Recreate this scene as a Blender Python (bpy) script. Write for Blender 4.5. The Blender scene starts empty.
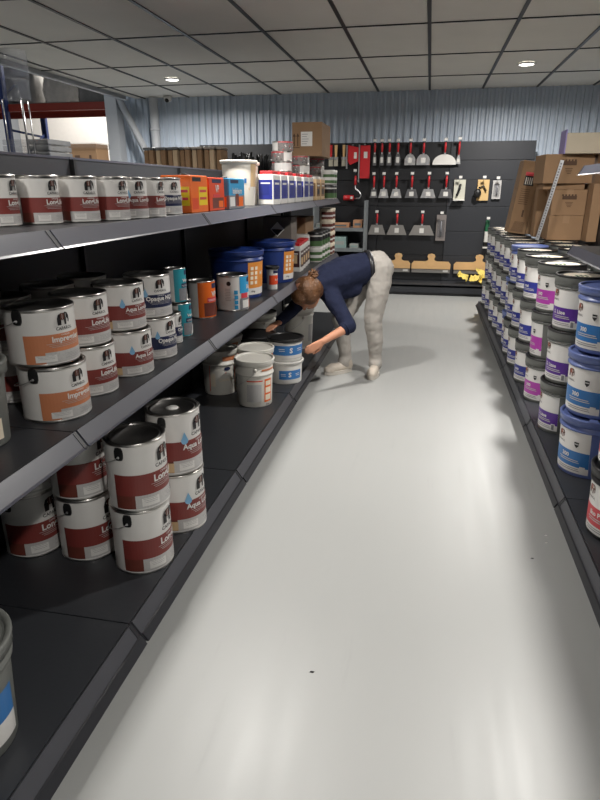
import bpy, bmesh, math, random
from math import sin, cos, pi, radians
from mathutils import Vector, Matrix, noise
from mathutils.geometry import tessellate_polygon
random.seed(7)
scene = bpy.context.scene
col = scene.collection

# ------------------------------------------------------------------ materials
MATS = {}
def mat(name, rgb, rough=0.5, metal=0.0, var=0.06, scale=12.0, bump=0.0, bscale=60.0, spec=0.5,
        emit=None, estr=0.0, alpha=None, trans=0.0, coat=0.0):
    if name in MATS: return MATS[name]
    m = bpy.data.materials.new(name); m.use_nodes = True
    nt = m.node_tree; b = nt.nodes['Principled BSDF']
    tc = nt.nodes.new('ShaderNodeTexCoord')
    n = nt.nodes.new('ShaderNodeTexNoise'); n.inputs['Scale'].default_value = scale; n.inputs['Detail'].default_value = 3
    nt.links.new(tc.outputs['Object'], n.inputs['Vector'])
    r = nt.nodes.new('ShaderNodeMix'); r.data_type = 'RGBA'
    r.inputs[6].default_value = (*[max(0, c*(1-var)) for c in rgb], 1)
    r.inputs[7].default_value = (*[min(1, c*(1+var)) for c in rgb], 1)
    nt.links.new(n.outputs['Fac'], r.inputs[0]); nt.links.new(r.outputs[2], b.inputs['Base Color'])
    b.inputs['Roughness'].default_value = rough; b.inputs['Metallic'].default_value = metal
    b.inputs['Specular IOR Level'].default_value = spec
    if coat: b.inputs['Coat Weight'].default_value = coat; b.inputs['Coat Roughness'].default_value = .15
    if trans: b.inputs['Transmission Weight'].default_value = trans
    if alpha is not None: b.inputs['Alpha'].default_value = alpha
    if emit:
        b.inputs['Emission Color'].default_value = (*emit, 1); b.inputs['Emission Strength'].default_value = estr
    if bump:
        n2 = nt.nodes.new('ShaderNodeTexNoise'); n2.inputs['Scale'].default_value = bscale; n2.inputs['Detail'].default_value = 4
        nt.links.new(tc.outputs['Object'], n2.inputs['Vector'])
        bp = nt.nodes.new('ShaderNodeBump'); bp.inputs['Strength'].default_value = bump; bp.inputs['Distance'].default_value = .01
        nt.links.new(n2.outputs['Fac'], bp.inputs['Height']); nt.links.new(bp.outputs['Normal'], b.inputs['Normal'])
    MATS[name] = m
    return m

def lin(h):
    h = h.lstrip('#'); v = [int(h[i:i+2], 16)/255 for i in (0, 2, 4)]
    return tuple(c/12.92 if c <= .04045 else ((c+.055)/1.055)**2.4 for c in v)

white = mat('printed_white', lin('#dcdad6'), .35, coat=.2, var=.03)
plastic_white = mat('white_plastic', lin('#d6d4cf'), .4, var=.03)
ink = mat('black_ink', lin('#1c1a1c'), .5)
red = mat('wood_red_print', lin('#7c3530'), .45, var=.18, scale=6)
reddark = mat('dark_wood_print', lin('#6a352b'), .45, var=.4, scale=18)
orange_soft = mat('salmon_print', lin('#c27b55'), .45, var=.12)
orange = mat('orange_print', lin('#e2681c'), .4, var=.1)
orange2 = mat('red_orange_print', lin('#d4471f'), .4, var=.1)
yellow = mat('yellow_print', lin('#e3c41d'), .4)
navy = mat('navy_print', lin('#232a4b'), .4)
navyblue = mat('strong_blue_print', lin('#2c3488'), .4)
blue = mat('blue_print', lin('#2f6fae'), .4)
cyan = mat('cyan_print', lin('#2f93c4'), .4)
skyblue = mat('pale_blue_print', lin('#7fb2d6'), .35)
teal = mat('teal_print', lin('#2a93a3'), .4)
green = mat('green_print', lin('#4a6a40'), .4)
dgreen = mat('dark_green_print', lin('#1f5b3d'), .4)
purple = mat('purple_print', lin('#54288a'), .4)
magenta = mat('magenta_print', lin('#ad3fa4'), .4)
redp = mat('red_print', lin('#c8414a'), .4)
lgrey = mat('pale_grey_print', lin('#b9b7b5'), .5, var=.15, scale=160)
mgrey = mat('mid_grey_print', lin('#7c7c80'), .5, var=.2, scale=120)
beige = mat('beige_print', lin('#c9ac84'), .5, var=.1)
brownlogo = mat('brown_logo_print', lin('#5a3328'), .5)
redlogo = mat('brick_logo_print', lin('#9a4a32'), .5)
cream = mat('cream_print', lin('#e9dcc6'), .5)
tinmetal = mat('tinplate', (.62, .60, .57), .28, 1.0, var=.05, bump=.05, bscale=20)
tindark = mat('dark_tin_lid', (.40, .385, .37), .32, 1.0, var=.1)
wire = mat('wire_steel', (.5, .5, .5), .3, 1.0)
blackplastic = mat('black_plastic', lin('#1d1d1e'), .4, bump=.05)
greyplastic = mat('grey_bucket_plastic', lin('#6a6c68'), .45, bump=.04)
dgreyplastic = mat('dark_grey_plastic', lin('#3a3b3c'), .45, bump=.04)
blueplastic = mat('slate_blue_bucket_plastic', lin('#5f6fa6'), .38, bump=.04)
deepblue = mat('deep_blue_bucket_plastic', lin('#1f3778'), .38, bump=.04)
redplastic = mat('red_plastic', lin('#c0272d'), .4)
steel = mat('blade_steel', (.62, .62, .63), .35, 1.0, bump=.05, bscale=90)
wood = mat('beech_wood', lin('#dcb27c'), .55, var=.14, scale=9)
kraft = mat('kraft_cardboard', lin('#8a6d50'), .8, var=.07, bump=.1, bscale=30)
kraft_l = mat('light_kraft_cardboard', lin('#927558'), .8, var=.08)
kraft_ink = mat('carton_print', lin('#4b3626'), .8)
shelfmat = mat('charcoal_shelf_steel', lin('#2f3135'), .42, .0, var=.08, scale=4, bump=.03, spec=.5)
railmat = mat('price_rail_plastic', lin('#44454f'), .35, var=.05, coat=.15)
raildark = mat('price_rail_dark', lin('#26272b'), .4)
panelmat = mat('black_back_panel', lin('#15161a'), .5, var=.1)
panelgrey = mat('charcoal_back_panel', lin('#2b2d32'), .5, var=.06)
navycloth = mat('navy_knit', lin('#1e2338'), .9, var=.12, scale=25, bump=.35, bscale=220, spec=.2)
trouser = mat('light_grey_denim', lin('#a5a099'), .9, var=.06, scale=20, bump=.3, bscale=260, spec=.2)
skin = mat('skin', lin('#b98468'), .55, var=.05, spec=.35)
hairmat = mat('brown_hair', lin('#644328'), .45, var=.65, scale=34, bump=.8, bscale=90)
shoemat = mat('beige_leather', lin('#b7ada0'), .5, var=.06, bump=.15)
solemat = mat('white_rubber', lin('#bcb6ac'), .6)
beltmat = mat('black_belt_leather', lin('#202023'), .4)
clear = mat('clear_plastic', (.16, .17, .19), .08, var=.02, alpha=.22)
smoke = mat('smoky_plastic_wrap', (.16, .165, .17), .2, var=.3, alpha=.75)
redsteel = mat('red_rack_steel', lin('#8e2a17'), .5)
bluesteel = mat('blue_rack_steel', lin('#26386e'), .5)
whitepaint = mat('white_painted_steel', lin('#b9bcc0'), .5, var=.04)
chamois = mat('yellow_chamois', lin('#e6cf6c'), .8, var=.15)
lavender = mat('lavender_card', lin('#8f84b8'), .7)
creamcard = mat('cream_card', lin('#b5aa96'), .8)

# ------------------------------------------------------------------ mesh builder
class MB:
    def __init__(s): s.v = []; s.f = []; s.m = []; s.mats = []; s.sm = []
    def mi(s, m):
        if m not in s.mats: s.mats.append(m)
        return s.mats.index(m)
    def add(s, verts, faces, m, smooth=False, M=None):
        o = len(s.v); i = s.mi(m)
        for p in verts:
            p = Vector(p)
            s.v.append(tuple(M @ p if M else p))
        for f in faces: s.f.append([o+k for k in f]); s.m.append(i); s.sm.append(smooth)
        return s
    def box(s, x0, x1, y0, y1, z0, z1, m, M=None, c=0.0):
        if c:   # chamfered box
            bm = bmesh.new(); bmesh.ops.create_cube(bm, size=1)
            for v in bm.verts: v.co = Vector(((x0+x1)/2+v.co.x*(x1-x0), (y0+y1)/2+v.co.y*(y1-y0), (z0+z1)/2+v.co.z*(z1-z0)))
            bmesh.ops.bevel(bm, geom=bm.edges[:], offset=c, segments=2, affect='EDGES', profile=.5)
            bm.verts.ensure_lookup_table()
            vs = [tuple(v.co) for v in bm.verts]; fs = [[v.index for v in f.verts] for f in bm.faces]; bm.free()
            return s.add(vs, fs, m, False, M)
        v = [(x0,y0,z0),(x1,y0,z0),(x1,y1,z0),(x0,y1,z0),(x0,y0,z1),(x1,y0,z1),(x1,y1,z1),(x0,y1,z1)]
        return s.add(v, [(0,3,2,1),(4,5,6,7),(0,1,5,4),(1,2,6,5),(2,3,7,6),(3,0,4,7)], m, False, M)
    def lathe(s, prof, m, n=40, center=(0,0,0), M=None, smooth=True, sx=1, sy=1):
        # prof: list of (r,z); creases made by duplicate consecutive points
        segs = []; cur = [prof[0]]
        for a, b in zip(prof, prof[1:]):
            if a == b: segs.append(cur); cur = [b]
            else: cur.append(b)
        segs.append(cur)
        cx, cy, cz = center
        for seg in segs:
            if len(seg) < 2: continue
            vs = []; fs = []
            for r, z in seg:
                for k in range(n):
                    a = 2*pi*k/n; vs.append((cx+sx*r*cos(a), cy+sy*r*sin(a), cz+z))
            for i in range(len(seg)-1):
                for k in range(n):
                    k2 = (k+1) % n
                    fs.append((i*n+k, i*n+k2, (i+1)*n+k2, (i+1)*n+k))
            s.add(vs, fs, m, smooth, M)
        return s
    def tube(s, pts, r, m, n=8, M=None, closed=False):
        pts = [Vector(p) for p in pts]; vs = []; fs = []
        up = Vector((0,0,1)); prev = None
        L = len(pts)
        for i, p in enumerate(pts):
            a = pts[i-1] if (i > 0 or closed) else p; b = pts[(i+1) % L] if (i < L-1 or closed) else p
            t = (b-a).normalized()
            if prev is None:
                x = t.cross(up)
                if x.length < .05: x = t.cross(Vector((1,0,0)))
            else: x = prev - t*prev.dot(t)
            x.normalize(); prev = x; y = t.cross(x)
            rr = r[i] if isinstance(r, (list, tuple)) else r
            for k in range(n):
                q = 2*pi*k/n; vs.append(p + x*cos(q)*rr + y*sin(q)*rr)
        for i in range(L-1 if not closed else L):
            j = (i+1) % L
            for k in range(n):
                k2 = (k+1) % n; fs.append((i*n+k, i*n+k2, j*n+k2, j*n+k))
        if not closed: fs.append(tuple(range(n))[::-1]); fs.append(tuple((L-1)*n+k for k in range(n)))
        return s.add(vs, fs, m, True, M)
    def prism(s, poly, axis, a0, a1, m, M=None):
        # poly 2D extruded along axis ('x','y','z'); the 2D coords are the two other axes in order
        def P(u, w, t): return {'x': (t,u,w), 'y': (u,t,w), 'z': (u,w,t)}[axis]
        n = len(poly)
        v = [P(u,w,a0) for u,w in poly]+[P(u,w,a1) for u,w in poly]
        f = [(i,(i+1)%n,n+(i+1)%n,n+i) for i in range(n)]
        tri = tessellate_polygon([[Vector((u,w,0)) for u,w in poly]])
        f += [t for t in tri]+[(n+t[2],n+t[1],n+t[0]) for t in tri]
        return s.add(v, f, m, False, M)
    def ball(s, c, r, m, M=None, n=12):
        if not isinstance(r, (tuple, list)): r = (r, r, r)
        vs = []; fs = []; h = n//2
        for i in range(h+1):
            t = pi*i/h
            for k in range(n):
                a = 2*pi*k/n; vs.append((c[0]+r[0]*sin(t)*cos(a), c[1]+r[1]*sin(t)*sin(a), c[2]+r[2]*cos(t)))
        for i in range(h):
            for k in range(n): fs.append((i*n+k, (i+1)*n+k, (i+1)*n+(k+1)%n, i*n+(k+1)%n))
        return s.add(vs, fs, m, True, M)
    def mesh(s, name):
        me = bpy.data.meshes.new(name); me.from_pydata(s.v, [], s.f)
        for m in s.mats: me.materials.append(m)
        for i, p in enumerate(me.polygons): p.material_index = s.m[i]; p.use_smooth = s.sm[i]
        bm = bmesh.new(); bm.from_mesh(me)
        bmesh.ops.remove_doubles(bm, verts=bm.verts, dist=1e-6) if len(bm.verts) < 60000 and not getattr(s, 'keep', False) else None
        bmesh.ops.recalc_face_normals(bm, faces=bm.faces); bm.to_mesh(me); bm.free()
        me.update(); return me
    def build(s, name, parent=None, loc=None, bevel=0, label=None):
        o = bpy.data.objects.new(name, s.mesh(name)); col.objects.link(o)
        if parent: o.parent = parent
        if loc: o.location = loc
        if label: o['label'] = label
        # hard edges in smooth lathes are already split by duplicated rings
        return o

class Lathe(MB):
    keep = True   # keep the duplicated rings as hard creases

def thing(name, label, cat, loc=(0,0,0), rotz=0, group=None):
    o = bpy.data.objects.new(name, None); col.objects.link(o)
    o.empty_display_size = .05
    o.location = loc; o.rotation_euler = (0, 0, rotz); o['label'] = label; o['category'] = cat
    if group: o['group'] = group
    return o
def tag(o, label, cat, group=None, kind=None):
    o['label'] = label; o['category'] = cat
    if group: o['group'] = group
    if kind: o['kind'] = kind
    return o
def struct(o): o['kind'] = 'structure'; return o
def children(o): return [c for c in ALLKIDS.get(o.name, [])]
ALLKIDS = {}
def index_kids():
    ALLKIDS.clear()
    for o in bpy.data.objects:
        if o.parent: ALLKIDS.setdefault(o.parent.name, []).append(o)
def copy_tree(o, parent=None):
    c = o.copy(); col.objects.link(c)
    if parent: c.parent = parent
    for ch in children(o): copy_tree(ch, c)
    return c

PROTO = {}
def place(kind, loc, label, cat, group=None, rotz=0.0):
    """first use moves the prototype itself, later uses copy it and its parts"""
    p, used = PROTO[kind]
    if not used: o = p; PROTO[kind] = (p, True)
    else:
        if p.name not in ALLKIDS: index_kids()
        o = copy_tree(p)
    o.location = loc; o.rotation_euler = (0, 0, rotz)
    o['label'] = label; o['category'] = cat
    if group: o['group'] = group
    elif 'group' in o: del o['group']
    return o

# ------------------------------------------------------------------ lettering and labels wrapped round a container
TXT = {}
def text_mesh(t, bold=0.0):
    k = (t, bold)
    if k in TXT: return TXT[k]
    cu = bpy.data.curves.new('lettering', 'FONT'); cu.body = t; cu.size = 1.0; cu.resolution_u = 2
    cu.offset = bold; cu.align_x = 'CENTER'; cu.align_y = 'CENTER'
    ob = bpy.data.objects.new('lettering', cu)
    me = ob.to_mesh()
    r = ([tuple(v.co) for v in me.vertices], [tuple(p.vertices) for p in me.polygons])
    ob.to_mesh_clear(); bpy.data.objects.remove(ob); bpy.data.curves.remove(cu)
    TXT[k] = r; return r

ELEPHANT = [(-1,-.9),(-1.02,.1),(-.8,.62),(-.3,.82),(.15,.78),(.42,.9),(.8,.72),(1.0,.3),(1.02,-.3),(.92,-.62),(.78,-.6),(.8,-.2),(.66,.02),
            (.5,-.1),(.46,-.9),(.12,-.9),(.08,-.2),(-.38,-.2),(-.42,-.9)]
def lbl(items, rf, th0=0.0, z0=0.0):
    """items use (u metres to the right of the label centre, v metres up); later items lie on top"""
    mb = MB(); mb.keep = True
    lay = 0
    def put(pts, faces, m, lay):
        off = .0009 + .00035*lay
        vs = []
        for u, v in pts:
            R = rf(v)+off; a = th0+u/R
            vs.append((R*cos(a), R*sin(a), z0+v))
        mb.add(vs, faces, m, False)
    for it in items:
        k = it[0]; lay += 1
        if k == 'r':
            _, u0, u1, v0, v1, m = it
            n = max(1, int(abs(u1-u0)/(rf(v0)*.1))); nv = 3 if abs(v1-v0) > .06 else 1
            pts = []; fs = []
            for j in range(nv+1):
                for i in range(n+1): pts.append((u0+(u1-u0)*i/n, v0+(v1-v0)*j/nv))
            for j in range(nv):
                for i in range(n): q = j*(n+1)+i; fs.append((q, q+1, q+n+2, q+n+1))
            put(pts, fs, m, lay)
        elif k == 'p':
            _, poly, m = it
            tri = tessellate_polygon([[Vector((a, b, 0)) for a, b in poly]])
            put(poly, [tuple(t) for t in tri], m, lay+1)
        elif k == 't':
            _, s, u, v, size, m = it[:6]; bold = it[6] if len(it) > 6 else .02
            vs, fs = text_mesh(s, bold)
            put([(u+x*size, v+y*size) for x, y, z in vs], fs, m, lay+2)
        elif k == 'el':   # elephant emblem
            _, u, v, sz, m, m2 = it
            put([(u+x*sz, v+y*sz) for x, y in ELEPHANT], [tuple(t) for t in tessellate_polygon([[Vector((a,b,0)) for a,b in ELEPHANT]])], m, lay+1)
            for x in (-.2, .42):
                q = [(x,-.1),(x+.045,-.1),(x+.045,.72),(x,.72)]
                put([(u+a*sz, v+b*sz) for a, b in q], [(0,1,2,3)], white, lay+3)
            q = [(-.5,-.15),(.2,-.15),(.2,.74),(-.5,.76)]
            if m2 is not m: put([(u+a*sz, v+b*sz) for a, b in q], [(0,1,2,3)], m2, lay+2)
        elif k == 'drop':
            _, u, v, sz, m = it
            pts = [(0, 1.5)]+[(sin(a)*.62, -cos(a)*.62) for a in [pi*.72-2*pi*.72*i/10 for i in range(11)]]
            put([(u+a*sz, v+b*sz) for a, b in pts], [tuple(t) for t in tessellate_polygon([[Vector((a,b,0)) for a,b in pts]])], m, lay+1)
        elif k == 'shield':
            _, u, v, sz, m, m2 = it
            pts = [(-.7,.9),(.7,.9),(.62,-.2),(0,-.95),(-.62,-.2)]
            put([(u+a*sz, v+b*sz) for a, b in pts], [tuple(t) for t in tessellate_polygon([[Vector((a,b,0)) for a,b in pts]])], m, lay+1)
            put([(u+a*sz*.9, v+b*sz) for a, b in [(-.62,.1),(.62,.1),(.62,.45),(-.62,.45)]], [(0,1,2,3)], m2, lay+2)
        lay = lay if k == 'r' else lay
        if lay > 9: lay = 5
    return mb
def lines(u, v, w, n, dv, m, h=.0016):
    return [('r', u-w/2*(1-.12*(i % 3)), u+w/2*(1-.1*((i+1) % 2)), v-i*dv, v-i*dv+h, m) for i in range(n)]
# ------------------------------------------------------------------ container makers
def rot_pt(r, th, z): return (r*cos(th), r*sin(th), z)
def lug(mb, R, th, z, s=1.0):
    """oval handle lug with a rivet lying on the wall of a tin"""
    pts = []; n = 14
    for i in range(n):
        a = 2*pi*i/n; q = max(abs(cos(a)), abs(sin(a)))**.55; pts.append((cos(a)/q*.0125*s, sin(a)/q*.017*s+(.004*s if sin(a) > 0 else 0)))
    for d, off in ((1, .0045), ):
        vs = [rot_pt(R+off, th+u/R, z+v) for u, v in pts]+[rot_pt(R+.001, th+u*1.15/R, z+v*1.12) for u, v in pts]
        fs = [tuple(range(n))]+[(i, (i+1) % n, n+(i+1) % n, n+i) for i in range(n)]
        mb.add(vs, fs, blackplastic, False)
    c = rot_pt(R+.005, th, z-.007*s)
    mb.ball(c, .0045*s, wire, n=8)
def bail(R, z, th, drop, r=.0011):
    """wire handle hanging down against the wall from lug at th to the opposite lug"""
    pts = []
    for i in range(33):
        t = i/32; a = th-pi*t
        pts.append(rot_pt(R+.010+.002*sin(pi*t), a, z-.003-drop*sin(pi*t)**.8))
    return pts
def make_tin(kind, R, h, items, th0=0.0, ear=None, lidmat=tinmetal, dark_lid=False, sticker=False, body_mat=white, drop=.05):
    t = thing('paint_tin', 'x', 'paint tin')
    b = Lathe()
    b.lathe([(0,.004),(R*.93,.004),(R*.93,.004),(R*.95,0),(R*1.012,.0),(R*1.015,.004),(R*1.0,.007)], tinmetal)
    b.lathe([(R,.007),(R,h-.010)], body_mat, n=48)
    b.lathe([(R,h-.010),(R*1.018,h-.008),(R*1.022,h-.003),(R*1.01,h),(R*.985,h),(R*.965,h-.004)], tinmetal)
    b.build('body', t)
    l = Lathe(); lm = tindark if dark_lid else lidmat
    l.lathe([(R*.968,h-.003),(R*.93,h-.001),(R*.91,h-.003),(R*.90,h-.008),(R*.84,h-.009),(R*.83,h-.006),(R*.80,h-.006),(R*.79,h-.009),(0.0001,h-.009)], lm, n=48)
    if sticker: l.lathe([(R*.24,h-.0085),(R*.24,h-.0078),(0.0001,h-.0078)], white, n=20)
    l.build('lid', t)
    if items:
        lbl(items, lambda v: R, th0).build('label', t)
    if ear is not None:
        for a in (ear, ear+pi):
            e = MB(); e.keep = True; lug(e, R, a, h-.030*(h/.2), max(.8, R/.09)); e.build('handle_lug', t)
        w = MB(); w.keep = True; w.tube(bail(R, h-.033*(h/.2), ear, drop), .0013, wire, n=6); w.build('handle', t)
    PROTO[kind] = (t, False)
    return t
def make_bucket(kind, Rb, Rt, h, bodym, lidm, items, th0, top='disc', ear=None, collar=True, lidh=.035, drop=.07, tab=False, neck=None, skirt=None, nm='paint_bucket', cat='bucket'):
    t = thing(nm, 'x', cat)
    hb = h-lidh*.45
    rf = lambda v: Rb+(Rt-Rb)*v/hb
    b = Lathe()
    b.lathe([(0.0001,.006),(Rb*.9,.006),(Rb*.92,0),(Rb*.985,0),(Rb,.004),(rf(hb*.75),hb*.75)], bodym, n=48)
    if collar:
        zc = neck if neck else hb*.86
        b.lathe([(rf(hb*.74),hb*.74),(rf(zc)-.0,zc-.012),(rf(zc)+.0,zc-.010),(rf(zc)+.006,zc-.009),(rf(zc)+.007,zc),(rf(zc)+.001,zc+.002),(rf(hb),hb)], bodym, n=48)
    else: b.lathe([(rf(hb*.74),hb*.74),(rf(hb),hb)], bodym, n=48)
    b.build('body', t)
    Rl = Rt+.006; l = Lathe()
    l.lathe([(Rl-.004,h-lidh),(Rl+.002,h-lidh+.001),(Rl+.003,h-.012)], skirt or lidm, n=48)
    l.lathe([(Rl+.003,h-.012),(Rl+.005,h-.010),(Rl+.005,h-.003),(Rl+.002,h),(Rl-.006,h),(Rl-.009,h-.003),(Rl-.012,h-.008),(Rl-.012,h-.008),(Rl-.03,h-.009),(0.0001,h-.007)], lidm, n=48)
    if tab: l.add([rot_pt(Rl-.02, -2.0, h), rot_pt(Rl+.008, -2.0, h), rot_pt(Rl+.008, -1.75, h), rot_pt(Rl-.02, -1.75, h),
                   rot_pt(Rl-.02, -2.0, h+.006), rot_pt(Rl+.004, -2.0, h+.006), rot_pt(Rl+.004, -1.75, h+.006), rot_pt(Rl-.02, -1.75, h+.006)],
                  [(0,1,2,3),(4,5,6,7),(0,1,5,4),(1,2,6,5),(2,3,7,6),(3,0,4,7)], lidm)
    l.build('lid', t)
    if top == 'disc':
        s = Lathe(); Rs = Rl-.034
        s.lathe([(Rs,h-.0078),(0.0001,h-.0058)], cream, n=32)
        for k in range(3): s.box(-Rs*.5+k*.022, -Rs*.5+k*.022+.012, -Rs*.55, -Rs*.1, h-.0068, h-.0052, dgreen)
        s.build('lid_sticker', t)
    if items: lbl(items, rf, th0).build('label', t)
    if ear is not None:
        ze = hb*.8 if not neck else (neck+hb)/2-.004
        for a in (ear, ear+pi):
            e = MB(); e.keep = True
            c = rot_pt(rf(ze)+.004, a, ze); e.ball(c, (.011,.011,.014), bodym, n=10); e.build('handle_lug', t)
        w = MB(); w.keep = True; w.tube(bail(rf(ze)+.002, ze, ear, drop), .0016, wire, n=6); w.build('handle', t)
    PROTO[kind] = (t, False)
    return t

D = pi/180
# --- tall 2-tone tins on the bottom shelf
def tin_label(R, h, band, word, drop=False, k=1.0, el=(ink, brownlogo), sub=True, small='CAPAROL', left=None, wsize=None, imgm=reddark, badge=False, lw=104, lw2=66):
    a = R*D
    it = [('r', -lw*a, 98*a, .10*h, .55*h, band),
          ('r', -lw*a, -lw2*a, .05*h, .245*h, imgm),
          ('r', -lw2*a, 98*a, .05*h, .245*h, lgrey),
          ('r', -lw2*a, 98*a, .03*h, .05*h, white)]
    it += [('el', 0, .80*h, .12*h, el[0], el[1]), ('t', small, 0, .635*h, .075*h, ink, .015)]
    s = (wsize or .115*h)*1.22
    it += [('t', word, 4*a, .455*h, s, white, .03)]
    if sub: it += [('t', 'CAPADUR', 0, .525*h, .04*h, white, .01)]
    it += lines(0, .385*h, 70*a, 3, .03*h, lgrey, .006*h)
    it += [('r', -55*a, -20*a, .08*h, .2*h, white)]
    it += lines(-38*a, .185*h, 30*a, 4, .025*h, mgrey, .004*h)+lines(20*a, .185*h, 50*a, 4, .025*h, mgrey, .004*h)
    if drop: it += [('drop', -40*a, .56*h, .095*h, skyblue)]
    if badge: it += [('r', -88*a, -66*a, .06*h, .215*h, beige)]
    return it
RA, HA = .1, .242
make_tin('longlife_tall', RA, HA, tin_label(RA, HA, red, 'LongLife'), th0=-1*D, ear=-89*D, dark_lid=True)
make_tin('aqua_tall', RA, HA, tin_label(RA, HA, red, 'Aqua LongLife', drop=True, badge=True, wsize=.1*HA), th0=-8*D, ear=-92*D, dark_lid=True, sticker=True)
RM, HM = .094, .16
make_tin('impregnier', RM, HM, tin_label(RM, HM, orange_soft, 'Impregnier', imgm=orange_soft, lw=70, lw2=38, wsize=.1*HM+.002), th0=-13*D, ear=-88*D, dark_lid=True, drop=.04)
RN = .086
make_tin('longlife', RN, HM, tin_label(RN, HM, red, 'LongLife'), th0=-16*D, dark_lid=True)
make_tin('aqua', RN, HM, tin_label(RN, HM, red, 'Aqua LongLife', drop=True, badge=True, wsize=.1*HM), th0=-14*D, ear=-135*D)
make_tin('opaque', RN, HM, tin_label(RN, HM, navy, 'Opaque NQG', drop=True, imgm=navy), th0=-16*D, dark_lid=True)
RU, HU = .057, .135
make_tin('longlife_small', RU, HU, tin_label(RU, HU, red, 'LongLife'), th0=-18*D)
make_tin('aqua_small', RU, HU, tin_label(RU, HU, red, 'Aqua LongLife', drop=True, wsize=.1*HU), th0=-18*D)
RV = .076
make_tin('opaque_small', RV, HU+.003, tin_label(RV, HU, navy, 'Opaque NQG', drop=True, imgm=navy), th0=-18*D)
def gen_label(R, h, main, word, topm=None, badge=None, low=None, ws=None, wm=white, extra=()):
    a = R*D
    it = [('r', -70*a, 95*a, .03*h, .97*h, main)]
    if topm: it += [('r', -70*a, 95*a, .8*h, .97*h, topm)]
    if low: it += [('r', -45*a, 95*a, .06*h, .42*h, low)]
    it += [('r', -5*a, 55*a, .80*h, .93*h, navy), ('t', word, 10*a, .64*h, ws or .16*h, wm, .03)]
    it += [('r', -30*a, 30*a, .44*h, .56*h, badge or redp)]
    it += lines(-2*a, .5*h, 50*a, 2, .03*h, white, .01*h)
    it += list(extra)
    return it
R, H = .046, .15
make_tin('teal_tin', R, H, gen_label(R, H, teal, 'Vernis', ws=.13*H, badge=navy, low=mgrey, extra=[('p', [(.0,.03*H),(.02,.1*H),(.035,.35*H),(.01,.28*H)], white)]), th0=-12*D, dark_lid=True)
R = .04
make_tin('tiny_navy_tin', R, .13, tin_label(R, .13, navy, 'Opaque', imgm=navy), th0=0)
make_tin('tiny_green_tin', R, .13, gen_label(R, .13, mgrey, '', low=green, badge=white), th0=-10*D)
R, H = .067, .188
make_tin('orange_tin', R, H, gen_label(R, H, orange, 'VP', low=reddark, ws=.19*H, extra=[('p', [(R*.5,.08*H),(R*.8,.08*H),(R*.8,.3*H),(R*.5,.3*H)], orange)]), th0=-18*D, dark_lid=True)
R, H = .085, .19
a = R*D
make_tin('blue_white_tin', R, H, [('r', -35*a, 95*a, .5*H, .97*H, cyan), ('r', 0, 60*a, .80*H, .92*H, navy), ('t', 'Bois', 15*a, .66*H, .16*H, white, .03),
      ('r', -30*a, 5*a, .36*H, .5*H, redp), ('r', -35*a, 95*a, .04*H, .36*H, mgrey), ('r', 15*a, 50*a, .06*H, .3*H, orange), ('r', -25*a, 10*a, .08*H, .3*H, white)]
      + [('r', -58*a, -44*a, (.06+.14*k)*H, (.17+.14*k)*H, cyan) for k in range(4)] + [('p', [(-.085*1.35+.012*cos(q), .78*H+.012*sin(q)) for q in [i*pi/6 for i in range(12)]], ink)]
      + lines(-82*a, .62*H, 22*a, 8, .045*H, lgrey, .004), th0=-12*D, dark_lid=True)
# --- big deep blue tubs and small tub
R, H = .148, .28
a = R*D
make_bucket('deep_blue', R, R+.01, H, deepblue, deepblue, [('r', -42*a, 22*a, .17*H, .76*H, mat('amber_print', lin('#d68a3c'), .45)), ('p', [(-42*a,.76*H),(22*a,.76*H),(-42*a,.83*H)], cream), ('p', [(-42*a,.24*H),(22*a,.24*H),(22*a,.80*H),(-42*a,.62*H)], mat('amber_print', lin('#d68a3c'), .45)),
      ('r', -42*a, 22*a, .08*H, .22*H, white), ('t', 'M7', 2*a, .52*H, .1*H, white), ('t', '10 kg', -28*a, .15*H, .05*H, ink)]
      + [('r', (-36+13*i)*a, (-28+13*i)*a, (.3+.1*j)*H, (.37+.1*j)*H, cream) for i in range(2) for j in range(4)], -8*D, top=None)
R, H = .034, .15
a = R*D
make_bucket('white_tub', R, R+.003, H, plastic_white, blackplastic, [('r', -95*a, 80*a, .22*H, .62*H, orange2), ('r', -50*a, 30*a, .7*H, .82*H, navy), ('t', 'RAD', 0, .42*H, .12*H, white)], -20*D, top=None, lidh=.02, collar=False, nm='plastic_tub', cat='tub')
# --- white tubs with wire bails on the bottom shelf
R, H = .103, .29
a = R*D
amber = MATS['amber_print']
tub_white = mat('ivory_tub_plastic', lin('#d9d6cd'), .45, var=.02)
make_bucket('white_bail_red', R, R+.009, H, tub_white, tub_white, [('p', [(-45*a,.08*H),(60*a,.2*H),(60*a,.6*H),(15*a,.52*H),(-45*a,.68*H)], orange2), ('r', -40*a, -22*a, .2*H, .5*H, cream), ('t', 'CAPAFIX', 18*a, .35*H, .085*H, cream), ('p', [(40*a*cos(q)*.3+22*a, .6*H+.045*H*sin(q)) for q in [i*pi/6 for i in range(12)]], navy), ('r', 5*a, 60*a, .78*H, .87*H, orange_soft)], -66*D, top=None, ear=-120*D, neck=.205, drop=.1)
make_bucket('white_bail_plain', R, R+.009, H, tub_white, tub_white, [('r', -80*a, -25*a, .56*H, .585*H, orange2), ('r', -18*a, 14*a, .1*H, .6*H, orange), ('r', -14*a, 10*a, .14*H, .26*H, cream), ('r', -14*a, 10*a, .3*H, .42*H, cream), ('r', -14*a, 10*a, .46*H, .56*H, cream), ('r', -80*a, -30*a, .12*H, .5*H, lgrey), ('t', '20 kg', -5*a, .05*H, .04*H, ink), ('r', -30*a, 30*a, .78*H, .82*H, orange_soft)], -25*D, top=None, ear=-72*D, neck=.205, drop=.11)
R, H = .112, .155
a = R*D
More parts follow.
